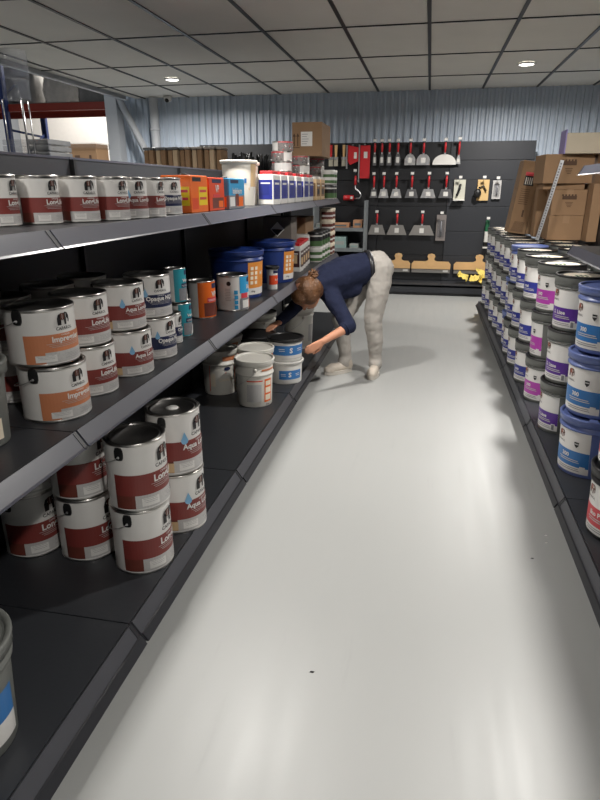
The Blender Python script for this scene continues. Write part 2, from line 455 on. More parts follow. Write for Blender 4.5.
def blue_s(word=True):
    it = [('r', -90*a, 95*a, .3*H, .72*H, blue), ('t', 'S', -12*a, .5*H, .3*H, white, .04)]
    it += lines(-45*a, .56*H, 22*a, 2, .08*H, white, .004)+lines(22*a, .56*H, 22*a, 2, .08*H, white, .004)+lines(0, .14*H, 90*a, 1, .05*H, lgrey, .004)+lines(0, .82*H, 80*a, 1, .05*H, mgrey, .004)
    return it
make_bucket('blue_band_tub', R-.003, R+.002, H, plastic_white, blackplastic, blue_s(), -46*D, top=None, collar=False, lidh=.022, tab=False)
make_bucket('blue_box_tub', R-.003, R+.002, H, plastic_white, plastic_white, [('r', -50*a, 35*a, .22*H, .62*H, blue), ('t', 'S', -12*a, .42*H, .28*H, white, .04)]+lines(-35*a, .45*H, 18*a, 2, .07*H, white, .003)+lines(18*a, .45*H, 18*a, 2, .07*H, white, .003), -50*D, top=None, collar=False, lidh=.02)
make_bucket('black_lid_drum', .14, .147, .27, plastic_white, blackplastic, [('r', -.1, .1, .05, .17, lgrey)], -30*D, top=None)
make_bucket('white_drum', .108, .118, .34, tub_white, tub_white, [('r', -.05, .08, .06, .2, lgrey)], -10*D, top=None, ear=-60*D, drop=.12)
make_bucket('grey_tub', .088, .098, .22, greyplastic, greyplastic, [('r', -.13, .05, .02, .075, cream), ('r', -.02, .03, .03, .06, redp), ('p', [(-.06,.12),(-.03,.12),(-.02,.15),(-.05,.16)], redlogo)], -30*D, top=None, collar=False)
make_bucket('clear_grey_bucket', .112, .128, .29, greyplastic, greyplastic, [('r', -.16, .08, .03, .17, blue), ('r', -.16, .08, .03, .09, white)], -20*D, top=None)

# --- white label buckets on the right-hand shelf
def wall_label(R, h, band, word, accent=None, shield=False, half=95, ws=None, b1=.42, right=90):
    a = R*D
    it = [('r', -half*a, right*a, .06*h, .80*h, white), ('r', -half*a, right*a, .17*h, b1*h, band)]
    if accent: it += [('p', [(-half*a,b1*h+.02*h),(right*a,b1*h-.02*h),(right*a,b1*h-.06*h),(-half*a,b1*h-.01*h)], accent)]
    it += [('el', 0, .67*h, .075*h, brownlogo, redlogo), ('t', 'CAPAROL', 0, .55*h, .045*h, ink, .01)]
    it += [('t', word, 18*a, (b1-.09)*h, ws or .095*h, white, .03)]
    it += lines(25*a, (b1-.165)*h, 50*a, 2, .03*h, lgrey, .004)
    it += lines(25*a, .135*h, 55*a, 2, .03*h, mgrey, .003)
    it += [('r', (right-16)*a, (right-5)*a, .07*h, .2*h, white), ('r', (right-14)*a, (right-7)*a, .085*h, .185*h, mgrey)]
    if shield: it += [('shield', 42*a, .56*h, .055*h, ink, lgrey)]
    return it
RR, HR = .115, .28
make_bucket('navy_mat', RR, .124, HR, dgreyplastic if False else greyplastic, blackplastic, wall_label(RR, HR, navyblue, 'mat'), 186*D, skirt=greyplastic, lidh=.055)
make_bucket('magenta_300', RR, .124, HR, greyplastic, blackplastic, wall_label(RR, HR, magenta, '300', shield=True, b1=.46, right=72), 186*D, skirt=greyplastic, lidh=.055)
make_bucket('purple_lisse', RR, .124, HR, greyplastic, blackplastic, wall_label(RR, HR, purple, 'S. Lisse', accent=orange, b1=.42, right=68), 188*D, skirt=greyplastic, lidh=.055)
make_bucket('blue_300', .122, .136, .282, blueplastic, blueplastic, wall_label(.126, HR, blue, '300', shield=True, b1=.44, right=68), 190*D, top=None, tab=True)
make_bucket('blue_lid_navy', RR, .124, HR, blueplastic, blueplastic, wall_label(RR, HR, navyblue, 'mat'), 186*D, top=None)
make_bucket('red_p', RR, .124, HR, blackplastic, blackplastic, wall_label(RR, HR, redp, 'Iko P', b1=.44), 188*D)
# ------------------------------------------------------------------ room
CEIL = 2.65; WALLY = 9.25
fl = mat('painted_floor', lin('#9a9b99'), .42, var=.04, scale=1.3, bump=.02, bscale=3)
def floor_mat():
    m = fl; nt = m.node_tree; b = nt.nodes['Principled BSDF']
    tc = nt.nodes.new('ShaderNodeTexCoord'); mp = nt.nodes.new('ShaderNodeMapping'); mp.inputs['Scale'].default_value = (9, .7, 1)
    n = nt.nodes.new('ShaderNodeTexNoise'); n.inputs['Scale'].default_value = 1.6; n.inputs['Detail'].default_value = 8; n.inputs['Roughness'].default_value = .65
    nt.links.new(tc.outputs['Object'], mp.inputs[0]); nt.links.new(mp.outputs[0], n.inputs['Vector'])
    cr = nt.nodes.new('ShaderNodeValToRGB'); cr.color_ramp.elements[0].position = .62; cr.color_ramp.elements[0].color = (1,1,1,1)
    cr.color_ramp.elements[1].position = .8; cr.color_ramp.elements[1].color = (.82,.82,.82,1)
    nt.links.new(n.outputs['Fac'], cr.inputs[0])
    src = b.inputs['Base Color'].links[0].from_socket
    mx = nt.nodes.new('ShaderNodeMix'); mx.data_type = 'RGBA'; mx.blend_type = 'MULTIPLY'; mx.inputs[0].default_value = .6
    nt.links.new(src, mx.inputs[6]); nt.links.new(cr.outputs[0], mx.inputs[7]); nt.links.new(mx.outputs[2], b.inputs['Base Color'])
    rr = nt.nodes.new('ShaderNodeMapRange'); rr.inputs[3].default_value = .3; rr.inputs[4].default_value = .5
    nt.links.new(n.outputs['Fac'], rr.inputs[0]); nt.links.new(rr.outputs[0], b.inputs['Roughness'])
floor_mat()
struct(MB().box(-9, 4, -3.5, 13.2, -.1, 0, fl).build('floor'))
tile = mat('ceiling_tile', lin('#dedad2'), .85, var=.05, scale=3, bump=.12, bscale=140)
barm = mat('ceiling_grid_black', lin('#161617'), .4)
cb = MB()
XL = [-.092+.69*k for k in range(-7, 6)]
YL = [5.66+1.245*k for k in range(-8, 3)]
x_edge = -4.4
cb.box(x_edge, 4, -3.5, WALLY, CEIL+.006, CEIL+.05, tile)
for x in XL:
    if x > x_edge+.05: cb.box(x-.015, x+.015, -3.5, WALLY, CEIL-.003, CEIL+.004, barm)
for y in YL: cb.box(x_edge, 4, y-.009, y+.009, CEIL-.002, CEIL+.0045, barm)
struct(cb.build('ceiling'))
struct(MB().box(x_edge-.02, x_edge, -3.5, WALLY-.3, CEIL-.05, CEIL+.12, whitepaint).box(x_edge-.02, x_edge+.035, -3.5, WALLY-.3, CEIL-.055, CEIL-.045, whitepaint).build('trim_1'))
# back wall of ribbed sheet
sheet = mat('ribbed_sheet_steel', lin('#c3cedb'), .45, .0, var=.03, scale=2)
def ribbed(x0, x1, y, z0, z1, pitch=.098, d=.036, along='x'):
    mb = MB(); n = int((x1-x0)/pitch); vs = []; fs = []
    prof = [(0,0),(.22,0),(.40,1),(.62,1),(.80,0)]
    pts = [(x0+(k+a)*pitch, y-d*b) for k in range(n) for a, b in prof]+[(x0+n*pitch, y)]
    if along == 'y': pts = [(yy, xx) for xx, yy in pts]
    for z in (z0, z1): vs += [(p[0], p[1], z) for p in pts]
    N = len(pts); fs = [(i, i+1, N+i+1, N+i) for i in range(N-1)]
    mb.add(vs, fs, sheet)
    if along == 'x': mb.box(x0, x1, y+.002, y+.08, z0, z1, sheet)
    return mb
struct(ribbed(-4.75, 4.0, WALLY, 0, CEIL+.05).build('wall_back'))
struct(MB().box(4.0, 4.1, -3.5, WALLY+.1, 0, CEIL+.05, mat('painted_wall', lin('#8b8f94'), .8)).build('wall_right'))
struct(MB().box(-9, 4.1, -3.6, -3.5, 0, 4.2, MATS['painted_wall']).build('wall_front'))
warehouse = mat('warehouse_white_wall', lin('#e4e0da'), .8)
struct(MB().box(-9, -4.76, 13, 13.1, 0, 4.2, warehouse).build('wall_warehouse'))
struct(MB().box(-9.1, -9, -3.6, 13.1, 0, 4.2, MATS['painted_wall']).build('wall_left'))
struct(MB().box(-4.76, -4.70, WALLY+.1, 13.1, 0, 4.2, MATS['painted_wall']).build('wall_side'))
struct(MB().box(-9.1, x_edge-.03, -3.6, 13.1, 4.2, 4.3, mat('dark_roof', lin('#3a3c40'), .8)).build('ceiling_warehouse'))
# steel column with brace and downpipe
c = thing('steel_column', 'white steel building column at the left end of the ribbed wall', 'column', (-4.64, 9.02, 0))
MB().box(-.09, .09, -.1, .1, 0, 2.69, whitepaint).build('post', c)
b = MB(); b.tube([(.10,-.06,2.66),(.56,-.06,1.75)], .055, whitepaint, n=4)
b.build('diagonal_brace', c)
p = Lathe(); p.lathe([(.065,0),(.065,2.64)], whitepaint, n=24)
for z in (1.9, 2.2): p.lathe([(.065,z),(.074,z+.002),(.074,z+.03),(.065,z+.032)], whitepaint, n=24)
po = p.build('downpipe'); po.location = (-4.05, 9.10, 0); tag(po, 'white round downpipe standing against the ribbed wall', 'pipe')
cam_t = thing('security_camera', 'small white dome security camera under the ceiling by the downpipe', 'camera', (-3.8, 9.05, CEIL-.006))
k = Lathe(); k.lathe([(.0001,-.075),(.03,-.07),(.052,-.05),(.06,-.02),(.06,0),(.0001,0)], plastic_white, n=24); k.build('housing', cam_t)
MB().ball((-.0,-.035,-.05), .032, blackplastic).build('lens', cam_t)

# downlights in the ceiling grid (two are in view, the others light the aisle from behind the picture's top edge)
glow = mat('lamp_glow', (1,1,1), .5, emit=(1, .97, .92), estr=14)
LAMPS = [(-3.16, 7.7), (.92, 7.55), (-1.03, 3.25), (.92, 3.35), (-1.03, -.45), (.92, -.45), (-3.16, 3.6)]
for i, (x, y) in enumerate(LAMPS):
    names = ['round ceiling downlight at the far left of the ceiling', 'round ceiling downlight at the far right above the cartons',
             'round ceiling downlight above the left shelf beside the person', 'round ceiling downlight above the right shelf middle',
             'round ceiling downlight above the near left shelf', 'round ceiling downlight above the near right shelf', 'round ceiling downlight over the storage rows on the left']
    t = thing('ceiling_downlight', names[i], 'light', (x, y, CEIL), 0, None)
    r = Lathe(); r.lathe([(.085,.005),(.10,.0),(.10,-.006),(.078,-.016),(.078,-.002)], plastic_white, n=32); r.build('rim', t)
    g = Lathe(); g.lathe([(.079,-.009),(.0001,-.011)], glow, n=32); g.build('diffuser', t)
    L = bpy.data.lights.new('downlight_beam', 'AREA'); L.shape = 'DISK'; L.size = .15
    L.energy = (75, 75, 60, 70, 40, 54, 30)[i]; L.color = (1, .965, .92); L.spread = radians(168)
    lo = bpy.data.objects.new('downlight_beam', L); col.objects.link(lo); lo.parent = t; lo.location = (0, 0, -.02)
# warehouse lamp lighting the white wall beyond
L = bpy.data.lights.new('warehouse_lamp', 'AREA'); L.size = 1.2; L.energy = 160; L.color = (1, .96, .9)
lo = bpy.data.objects.new('warehouse_lamp', L); col.objects.link(lo); lo.location = (-6.6, 11.6, 4.1); lo.rotation_euler = (0, 0, 0)
L = bpy.data.lights.new('warehouse_lamp', 'AREA'); L.size = 1.0; L.energy = 60; L.color = (.9, .95, 1)
lo = bpy.data.objects.new('warehouse_lamp', L); col.objects.link(lo); lo.location = (-6.6, 6, 4.1)

# ------------------------------------------------------------------ shelving
def rail_poly(s, xt, zt, dx, dz):
    # sloping price rail; s=+1 faces +x
    return [(xt, zt), (xt+s*.006, zt+.004), (xt+s*dx, zt-dz), (xt+s*(dx+.006), zt-dz-.004), (xt+s*(dx-.002), zt-dz-.006), (xt-s*.002, zt-.008)]
baserail = mat('base_rail_steel', lin('#46474c'), .4, var=.05)
def shelf(parent, s, xf, xb, y0, y1, z, dx=.035, dz=.036, th=.028):
    d = MB().box(min(xf-s*.003, xb), max(xf-s*.003, xb), y0+.0025, y1-.0025, z-th, z, shelfmat)
    o = d.build('shelf', parent); xt_ = xf
    r = MB().prism(rail_poly(s, xf, z, dx, dz), 'y', y0+.006, y1-.006, railmat if z > .3 else baserail)
    if z < .3:
        k0, k1 = .62, 1.0
        r.prism([(xt_+s*(dx*k0+.005), z-dz*k0), (xt_+s*(dx*k0+.011), z-dz*k0-.001), (xt_+s*(dx*k1+.011), z-dz*k1-.004), (xt_+s*(dx*k1+.004), z-dz*k1-.006)], 'y', y0+.006, y1-.006, raildark)
    # dark joint clip at the far end of each rail
    r.prism([(a+s*.002, b) for a, b in rail_poly(s, xf, z, dx, dz)], 'y', y1-.018, y1-.004, raildark)
    r.build('price_rail', o)
    return o
# left gondola
YB = [.1, 1.36, 2.43, 3.58, 4.95, 6.28]
lefts = ['nearest', 'second', 'third', 'fourth', 'farthest']
XBP = -1.475
for i in range(5):
    y0, y1 = YB[i], YB[i+1]
    t = thing('shelving_unit', f'{lefts[i]} charcoal shelving bay along the left side of the aisle', 'shelf', (XBP, (y0+y1)/2, 0), 0, None)
    ox, oy = XBP, (y0+y1)/2
    def T(o): o.location = (-ox, -oy, 0); return o
    T(shelf(t, 1, -.807, XBP, y0, y1, .15, .045, .055))
    T(shelf(t, 1, -.907, XBP, y0, y1, .772))
    T(shelf(t, 1, -.907, XBP, y0, y1, 1.30))
    T(MB().box(XBP-.03, XBP, y0+.002, y1-.002, 0, 1.512, panelmat).box(XBP-.001, XBP+.002, y0+.002, y1-.002, 1.335, 1.512, panelgrey).box(XBP-.03, XBP+.004, y0+.002, y1-.002, 1.512, 1.521, railmat).build('back_panel', t))
    T(MB().box(-.88, -.862, y0+.002, y1-.002, 0, .12, raildark).build('kick_plate', t))
    for yy in (y0,) if i < 4 else (y0, y1-.03):
        T(MB().box(XBP, XBP+.02, yy+.003, yy+.022, .15, 1.512, blackplastic).build('upright', t))
# right gondola
YR = [.1, 1.28, 2.46, 3.40, 4.6, 5.95, 7.3]
rn = ['nearest', 'second', 'third', 'fourth', 'fifth', 'farthest']
for i in range(6):
    y0, y1 = YR[i], YR[i+1]; ox, oy = 1.33, (y0+y1)/2
    t = thing('shelving_unit', f'{rn[i]} charcoal shelving bay along the right side of the aisle', 'shelf', (ox, oy, 0))
    def T(o): o.location = (-ox, -oy, 0); return o
    T(shelf(t, -1, .658, 1.33, y0, y1, .15, .032, .05))
    if i < 3:
        T(shelf(t, -1, .745, 1.33, y0, y1, 1.12, .028, .036))
        T(shelf(t, -1, .745, 1.33, y0, y1, 1.50, .028, .036))
    T(MB().box(1.33, 1.36, y0+.002, y1-.002, 0, 1.6 if i < 3 else 1.4, panelmat).build('back_panel', t))
    T(MB().box(.70, .718, y0+.002, y1-.002, 0, .12, raildark).build('kick_plate', t))
    T(MB().box(1.31, 1.33, y0+.003, y0+.022, .15, 1.4, blackplastic).build('upright', t))
# storage deck behind the left gondola
t = thing('shelving_unit', 'dark storage row standing behind the left shelving, piled with wrapped goods', 'shelf', (-2.1, 4.8, 0))
MB().box(-.9, .58, -2.4, 2.3, 1.47, 1.50, shelfmat).build('shelf', t)
for y in (-2.38, -.1, 2.28): MB().box(-.9, .55, y-.02, y+.02, 0, 1.47, panelmat).build('support', t)

# back display: dark slat wall with a low plinth
t = thing('display_wall', 'black slatted display wall hung with scrapers at the end of the aisle', 'display', (0, 8.9, 0))
for x0, x1 in ((-3.3, -2.0), (-2.0, -.70), (-.70, .24), (.24, 1.32)):
    b = MB(); zs = [.15, .50, .83, 1.16, 1.50, 1.75, 1.985]
    for za, zb in zip(zs, zs[1:]): b.box(x0+.003, x1-.003, 0, .03, za+.003, zb-.002, panelmat if x0 < .2 else panelgrey, c=.002)
    b.box(x0, x1, .031, .05, 0, 1.983, panelmat)
    b.build('back_panel', t)
for x0, x1 in ((-.83, .24), (.24, 1.32)):
    MB().box(x0+.002, x1-.002, -.42, -.0, .115, .15, shelfmat).box(x0+.002, x1-.002, -.42, -.41, .04, .14, panelgrey).box(x0, x1, -.38, -.36, 0, .1, raildark).build('base_shelf', t)
# little debris on the floor
for (x, y, lb, m, s) in ((-.256, 1.435, 'small dark paint flake lying alone in the middle of the aisle', ink, .008), (.633-.05, 2.388, 'tiny white crumb on the floor by the right shelf, farther one', white, .006), (.575, 2.33, 'tiny white crumb on the floor by the right shelf, nearer one', white, .006), (.50, 2.20, 'thin dark splinter on the floor near the right shelf', ink, .007)):
    o = MB().add([(-s,-s*.4,0),(s*.6,-s*.5,0),(s,s*.5,0),(-s*.4,s*.6,0),(-s*.5,0,.003),(s*.5,.1*s,.003)], [(0,1,5,4),(1,2,5),(2,3,4,5),(3,0,4),(0,3,2,1)], m).build('paint_flake')
    o.location = (x, y, .0005); tag(o, lb, 'debris')
index_kids()
ZB, ZM, ZU = .15, .772, 1.30
SEQ = ['upper', 'lower']
def stack2(kind, x, y, z, h, lb_lo, lb_hi, cat, group=None, jit=(0,0,0), rz=0):
    place(kind, (x, y, z), lb_lo, cat, group, rz)
    place(kind, (x+jit[0], y+jit[1], z+h+.0006), lb_hi, cat, group, rz+jit[2])
# bottom left shelf
g = 'paint tins on the bottom left shelf'
stack2('longlife_tall', -.912, 1.692, ZB, HA, 'white red-brown banded tin, bottom of the nearest stack at the bottom shelf edge',
       'white red-brown banded tin with dark lid, top of the nearest stack at bottom shelf edge', 'paint tin', g, (.004, .0, -5*D))
stack2('aqua_tall', -.886, 1.962, ZB, HA, 'white paint tin with blue drop, lower one of the stack behind the nearest stack',
       'white paint tin with blue drop and white lid sticker, top of the second stack', 'paint tin', g, (-.004, .004, 2*D))
stack2('longlife_tall', -1.142, 1.722, ZB, HA, 'shaded red-brown banded tin, lower, just left of the nearest stack on bottom shelf',
       'shaded red-brown banded tin, upper, just left of the nearest stack on bottom shelf', 'paint tin', g, (-.004, .002, 3*D), -4*D)
stack2('longlife_tall', -1.352, 1.70, ZB, HA, 'red-brown banded tin deepest in shade, lower, far left of the bottom shelf group',
       'red-brown banded tin deepest in shade, upper, mostly hidden under the middle shelf', 'paint tin', g, (.004, .0, 3*D), -9*D)
place('clear_grey_bucket', (-1.0, .905, ZB), 'grey bucket with pale blue label at the bottom left corner, cut by the frame', 'bucket')
place('white_bail_red', (-1.255, 3.55, ZB), 'white tub with red-orange label and wire handle, left of the trio on bottom shelf', 'bucket', 'white tubs on the bottom left shelf')
place('white_bail_plain', (-.972, 3.375, ZB), 'white lidded tub with wire handle and small orange strip, nearest of the trio', 'bucket', 'white tubs on the bottom left shelf')
place('white_bail_red', (-1.035, 3.625, ZB), 'white lidded tub half hidden behind the nearest white tub', 'bucket', 'white tubs on the bottom left shelf', 25*D)
place('blue_box_tub', (-.89, 3.86, ZB), 'squat white tub with blue square and white S, under the black-lidded tub', 'tub')
place('blue_band_tub', (-.888, 3.857, ZB+.1556), 'squat black-lidded tub with wide blue band, the one the person is holding', 'tub')
place('black_lid_drum', (-1.16, 4.06, ZB), 'white drum with black lid under the person\'s far hand', 'bucket')
place('white_drum', (-.99, 4.80, ZB), 'large white drum on the bottom shelf behind the crouched person\'s head', 'bucket', 'white drums on the bottom left shelf')
place('white_drum', (-1.24, 4.52, ZB), 'large white drum deeper on the bottom shelf, left of the other drum', 'bucket', 'white drums on the bottom left shelf')
place('white_bail_red', (-1.33, 3.90, ZB), 'white tub with orange label in shade behind the black-lidded drum', 'bucket', 'white tubs on the bottom left shelf', -10*D)
# middle left shelf
g = 'paint tins on the middle left shelf'
stack2('impregnier', -1.04, 1.495, ZM, HM, 'white tin with salmon label and black lug, lower of the nearest middle-shelf stack',
       'white tin with salmon label and black lug, upper of the nearest middle-shelf stack', 'paint tin', g, (-.022, .008, -4*D))
stack2('longlife', -1.055, 1.712, ZM, HM, 'white tin with dark red band, lower, directly behind the salmon-labelled stack',
       'white tin with dark red band, upper, directly behind the salmon-labelled stack', 'paint tin', g, (-.012, .006, -2*D))
stack2('aqua', -1.03, 1.935, ZM, HM, 'white tin with blue drop on red band, lower, third stack on middle shelf',
       'white tin with blue drop on red band and shiny lid, upper, third middle-shelf stack', 'paint tin', g, (-.02, .01, -3*D))
stack2('opaque', -1.035, 2.165, ZM, HM, 'white tin with navy band and blue drop, lower, beside the teal tins',
       'white tin with navy band and black lid, upper, beside the teal tins', 'paint tin', g, (-.012, .006, -16*D), 0)
for j, (x, y, k, lb) in enumerate(((-1.245, 1.40, 'longlife', 'white tin in shade at the left frame edge'),
        (-1.262, 1.605, 'longlife', 'black-lidded white tin in shade behind the salmon-labelled stack'),
        (-1.262, 1.85, 'aqua', 'shiny-lidded white tin in the dark back row'),
        (-1.262, 2.07, 'longlife', 'black-lidded white tin farthest along the dark back row'))):
    stack2(k, x, y, ZM, HM, 'lower ' + lb, lb, 'paint tin', 'shaded tins in the back row of the middle shelf', (.003, -.002, 4*D), (-6+5*j)*D)
place('grey_tub', (-1.125, 1.245, ZM), 'grey plastic tub with dark rim cut by the left frame edge, middle shelf', 'tub')
g = 'small tins on the middle left shelf'
stack2('teal_tin', -1.055, 2.50, ZM, .15, 'teal-labelled tin, lower of the pair beside the navy-banded tins', 'teal-labelled tin, upper of the pair beside the navy-banded tins', 'paint tin', g, (-.02, .008, 6*D))
place('tiny_navy_tin', (-1.045, 2.372, ZM), 'very small white and navy tin squeezed before the teal tins', 'paint tin', g)
place('tiny_green_tin', (-1.13, 2.70, ZM), 'very small tin with a green patch behind the lower teal tin', 'paint tin', g)
place('orange_tin', (-1.11, 2.92, ZM), 'single orange tin lettered VP on the middle shelf', 'paint tin')
place('blue_white_tin', (-1.02, 3.155, ZM), 'white tin with bright blue label standing before the big blue tub', 'paint tin')
place('deep_blue', (-1.125, 3.575, ZM), 'big deep blue tub with amber label, nearer of the two', 'bucket', 'big blue tubs on the middle shelf')
place('deep_blue', (-1.07, 4.24, ZM), 'big deep blue tub with amber label, farther of the two', 'bucket', 'big blue tubs on the middle shelf', 4*D)
place('white_tub', (-.975, 3.86, ZM), 'slim white tub with black cap and red label between the two blue tubs', 'tub')

# square canisters with red caps in rows
def canister(kind, w, d, h, body, low, capm, band, word=None):
    t = thing('square_canister', 'x', 'canister')
    b = MB().box(-d/2, d/2, -w/2, w/2, 0, h*.9, body, c=.006); b.build('body', t)
    MB().box(-d/2*.8, d/2*.8, -w/2*.8, w/2*.8, h*.9, h, capm, c=.004).build('cap', t)
    l = MB().box(d/2, d/2+.001, -w/2*.86, w/2*.86, h*.17, h*.74, low).box(-d/2*.86, d/2*.86, -w/2-.001, -w/2, h*.17, h*.74, low)
    l.box(d/2+.001, d/2+.0015, -w/2*.5, w/2*.4, h*.25, h*.5, band).box(-d/2*.6, d/2*.5, -w/2-.0015, -w/2-.001, h*.3, h*.6, band)
    l.box(d/2+.001, d/2+.0018, -w/2*.6, w/2*.6, h*.6, h*.66, white).box(-d/2*.6, d/2*.6, -w/2-.0018, -w/2-.001, h*.62, h*.66, white)
    l.build('label', t)
    PROTO[kind] = (t, False)
canister('brown_can', .13, .10, .22, plastic_white, mat('umber_print', lin('#45292a'), .45), redplastic, beige)
canister('blue_can', .19, .10, .20, plastic_white, navyblue, redplastic, mat('deep_blue_print', lin('#27307a'), .4))
canister('beige_can', .20, .11, .19, beige, kraft, plastic_white, ink)
index_kids()
g = 'red-capped canisters on the middle shelf'
for i in range(4):
    for j in range(2):
        place('brown_can', (-1.01-.012*i-.12*j, 4.78+.155*i, ZM), f'red-capped dark-labelled canister, {["nearest","second","third","farthest"][i]} in the {["aisle-side","inner"][j]} line beyond the blue tubs', 'canister', g)
g = 'blue and white canisters on the top shelf'
for i, (y, dx) in enumerate(((3.90, 0), (4.11, 0), (4.34, .0), (4.60, 0), (4.88, 0), (5.14, -.01))):
    place('blue_can', (-.995+dx, y, ZU), f'{["nearest","second","third","fourth","fifth","farthest"][i]} blue and white canister with red cap on the top shelf', 'canister', g)
for i, y in enumerate((5.42, 5.66)):
    place('beige_can', (-1.0, y, ZU), f'beige canister on the top shelf, {["nearer","farther"][i]} one, past the blue and white canisters', 'canister', 'beige canisters on the top shelf')

# top left shelf
g = 'small white tins on the top left shelf'
for k, x, y, r, lb in (('longlife_small', -1.168, 1.535, 22, 'small red-banded tin at the left frame edge on the top shelf'),
        ('longlife_small', -1.118, 1.66, 6, 'small red-banded tin, second from the left edge on the top shelf'),
        ('longlife_small', -1.066, 1.787, -6, 'small red-banded tin, third from the left edge, wide grey side showing'),
        ('longlife_small', -1.022, 1.905, 0, 'small red-banded tin, fourth from the left edge on the top shelf'),
        ('aqua_small', -1.012, 2.025, -12, 'small tin with blue drop, fifth from the left edge on the top shelf'),
        ('longlife_small', -.998, 2.14, 6, 'small red-banded tin, sixth, just before the navy-banded one')):
    place(k, (x, y, ZU), lb, 'paint tin', g, r*D)
place('longlife_small', (-1.215, 1.72, ZU), 'small dark-sided tin in the second row on the top shelf', 'paint tin', g, 10*D)
place('opaque_small', (-1.05, 2.375, ZU), 'wider white tin with navy band and blue drop on the top shelf', 'paint tin', None, -8*D)
def flat_tin(kind, w, d, h, base, parts):
    t = thing('rectangular_tin', 'x', 'tin')
    MB().box(-d/2, d/2, -w/2, w/2, 0, h, base, c=.004).build('body', t)
    l = MB()
    for (a0, a1, b0, b1, m, o) in parts:   # fractions over width and height on both aisle-facing sides
        l.box(d/2, d/2+.0008+.0004*o, -w/2+a0*w, -w/2+a1*w, b0*h, b1*h, m)
        l.box(-d/2+a0*d, -d/2+a1*d, -w/2-.0008-.0004*o, -w/2, b0*h, b1*h, m)
    l.build('label', t)
    Lathe().lathe([(.018,h-.001),(.018,h+.008),(.0001,h+.009)], blackplastic, n=16).build('cap', t)
    PROTO[kind] = (t, False); return t
def front_text(t, s, x, y, z, size, m, bold=.02):
    vs, fs = text_mesh(s, bold); mb = MB(); mb.keep = True
    mb.add([(x, y+a*size, z+b*size) for a, b, c in vs], fs, m); return mb.build('lettering', t)
ft = flat_tin('orange_flat', .2, .13, .15, orange, [(0,1,.02,.98,orange,0),(.1,.6,.84,.95,ink,1),(.45,.95,.2,.7,yellow,1),(.5,.9,.55,.62,redp,2),(.5,.9,.35,.42,redp,2),(.05,.4,.1,.4,orange2,1)])
ft = flat_tin('red_flat', .21, .13, .145, orange2, [(0,1,.02,.98,orange2,0),(.2,.8,.84,.95,navy,1),(.2,.95,.08,.4,reddark,1),(.25,.7,.42,.5,redp,2),(.6,.9,.1,.3,orange,2)])
front_text(ft, 'VP', .068, 0, .095, .045, white)
ft = flat_tin('blue_flat', .26, .13, .145, cyan, [(0,1,.45,.98,cyan,0),(0,1,.02,.45,mgrey,0),(.1,.6,.84,.95,navy,1),(.05,.35,.1,.4,white,1),(.5,.9,.08,.4,orange,1),(.4,.6,.1,.5,reddark,2)])
front_text(ft, 'Intérieurs', .068, 0, .085, .04, white)
index_kids()
place('orange_flat', (-1.03, 2.575, ZU), 'orange rectangular tin with yellow block on the top shelf', 'tin')
place('red_flat', (-1.03, 2.80, ZU), 'red-orange rectangular tin lettered VP on the top shelf', 'tin')
place('blue_flat', (-1.02, 3.08, ZU), 'sky blue rectangular tin beside the bright white pails on the top shelf', 'tin')
R, H = .102, .255
a = R*D
pail = mat('pail_white', lin('#eae4d8'), .35, var=.02)
make_bucket('pail', R-.01, R, H, pail, pail, [('r', -5*a, 38*a, .42*H, .92*H, beige), ('p', [(-60*a,.1*H),(-10*a,.35*H),(-10*a,.41*H),(-60*a,.2*H)], beige), ('r', -30*a, -22*a, .5*H, .6*H, blue)], -25*D, top=None, collar=False, lidh=.02)
R, H = .08, .073
def speck(R, H):
    it = [('r', -R*2.2, R*2.2, .05*H, .82*H, mat('speckled_print', lin('#7f7977'), .5, var=.5, scale=140)), ('r', -R*2.2, R*2.2, .84*H, .97*H, redp)]
    random.seed(3)
    for i in range(26):
        u = random.uniform(-2, 2)*R; v = random.uniform(.1, .75)*H; it.append(('r', u, u+.008, v, v+.007, random.choice([ink, redp, white])))
    return it
make_tin('speckled', R, H, speck(R, H), th0=-60*D)
index_kids()
place('pail', (-1.13, 3.70, ZU), 'brightly lit white pail with beige patch, nearer of two on the top shelf', 'bucket', 'white pails on the top shelf')
place('pail', (-1.19, 3.97, ZU), 'brightly lit white pail, farther of two on the top shelf', 'bucket', 'white pails on the top shelf', -30*D)
g = 'speckled tins piled at the back of the top shelf'
lv5 = ['bottom', 'second', 'middle', 'fourth', 'top']
for i, (x, y) in enumerate(((-1.15, 4.92), (-1.15, 5.65), (-1.10, 6.15))):
    for k in range(5):
        place('speckled', (x+.002*(k % 2), y, ZU+k*.0736), f'flat speckled tin with red rim, {lv5[k]} of the {["left","middle","right"][i]} stack on the top shelf', 'paint tin', g, i*.7+k)
place('speckled', (-1.15, 4.95, ZU+5*.0736), 'single flat speckled tin on top of the left stack, left of the carton', 'paint tin', g, 1.4)
def carton(nm, label, loc, sx, sy, sz, m=kraft, rot=(0,0,0), extra=None, group=None, cat='box', tape=True):
    t = thing(nm, label, cat, loc, 0, group); t.rotation_euler = rot
    MB().box(-sx/2, sx/2, -sy/2, sy/2, 0, sz, m, c=.004).build('carton_body', t)
    if tape: MB().box(-.025, .025, -sy/2-.0008, sy/2+.0008, sz-.06, sz+.0008, kraft_l).build('tape', t)
    if extra: extra(t, sx, sy, sz)
    return t
def lab(t, sx, sy, sz, u0, u1, v0, v1, m, nm='paper_label'):
    return MB().box(-sx/2+u0*sx, -sx/2+u1*sx, -sy/2-.0012, -sy/2-.0002, v0*sz, v1*sz, m).build(nm, t)
def ftxt(t, s, x, y, z, size, m, bold=.02):
    vs, fs = text_mesh(s, bold); mb = MB(); mb.keep = True
    mb.add([(x+a*size, y, z+b*size) for a, b, c in vs], fs, m); return mb.build('lettering', t)
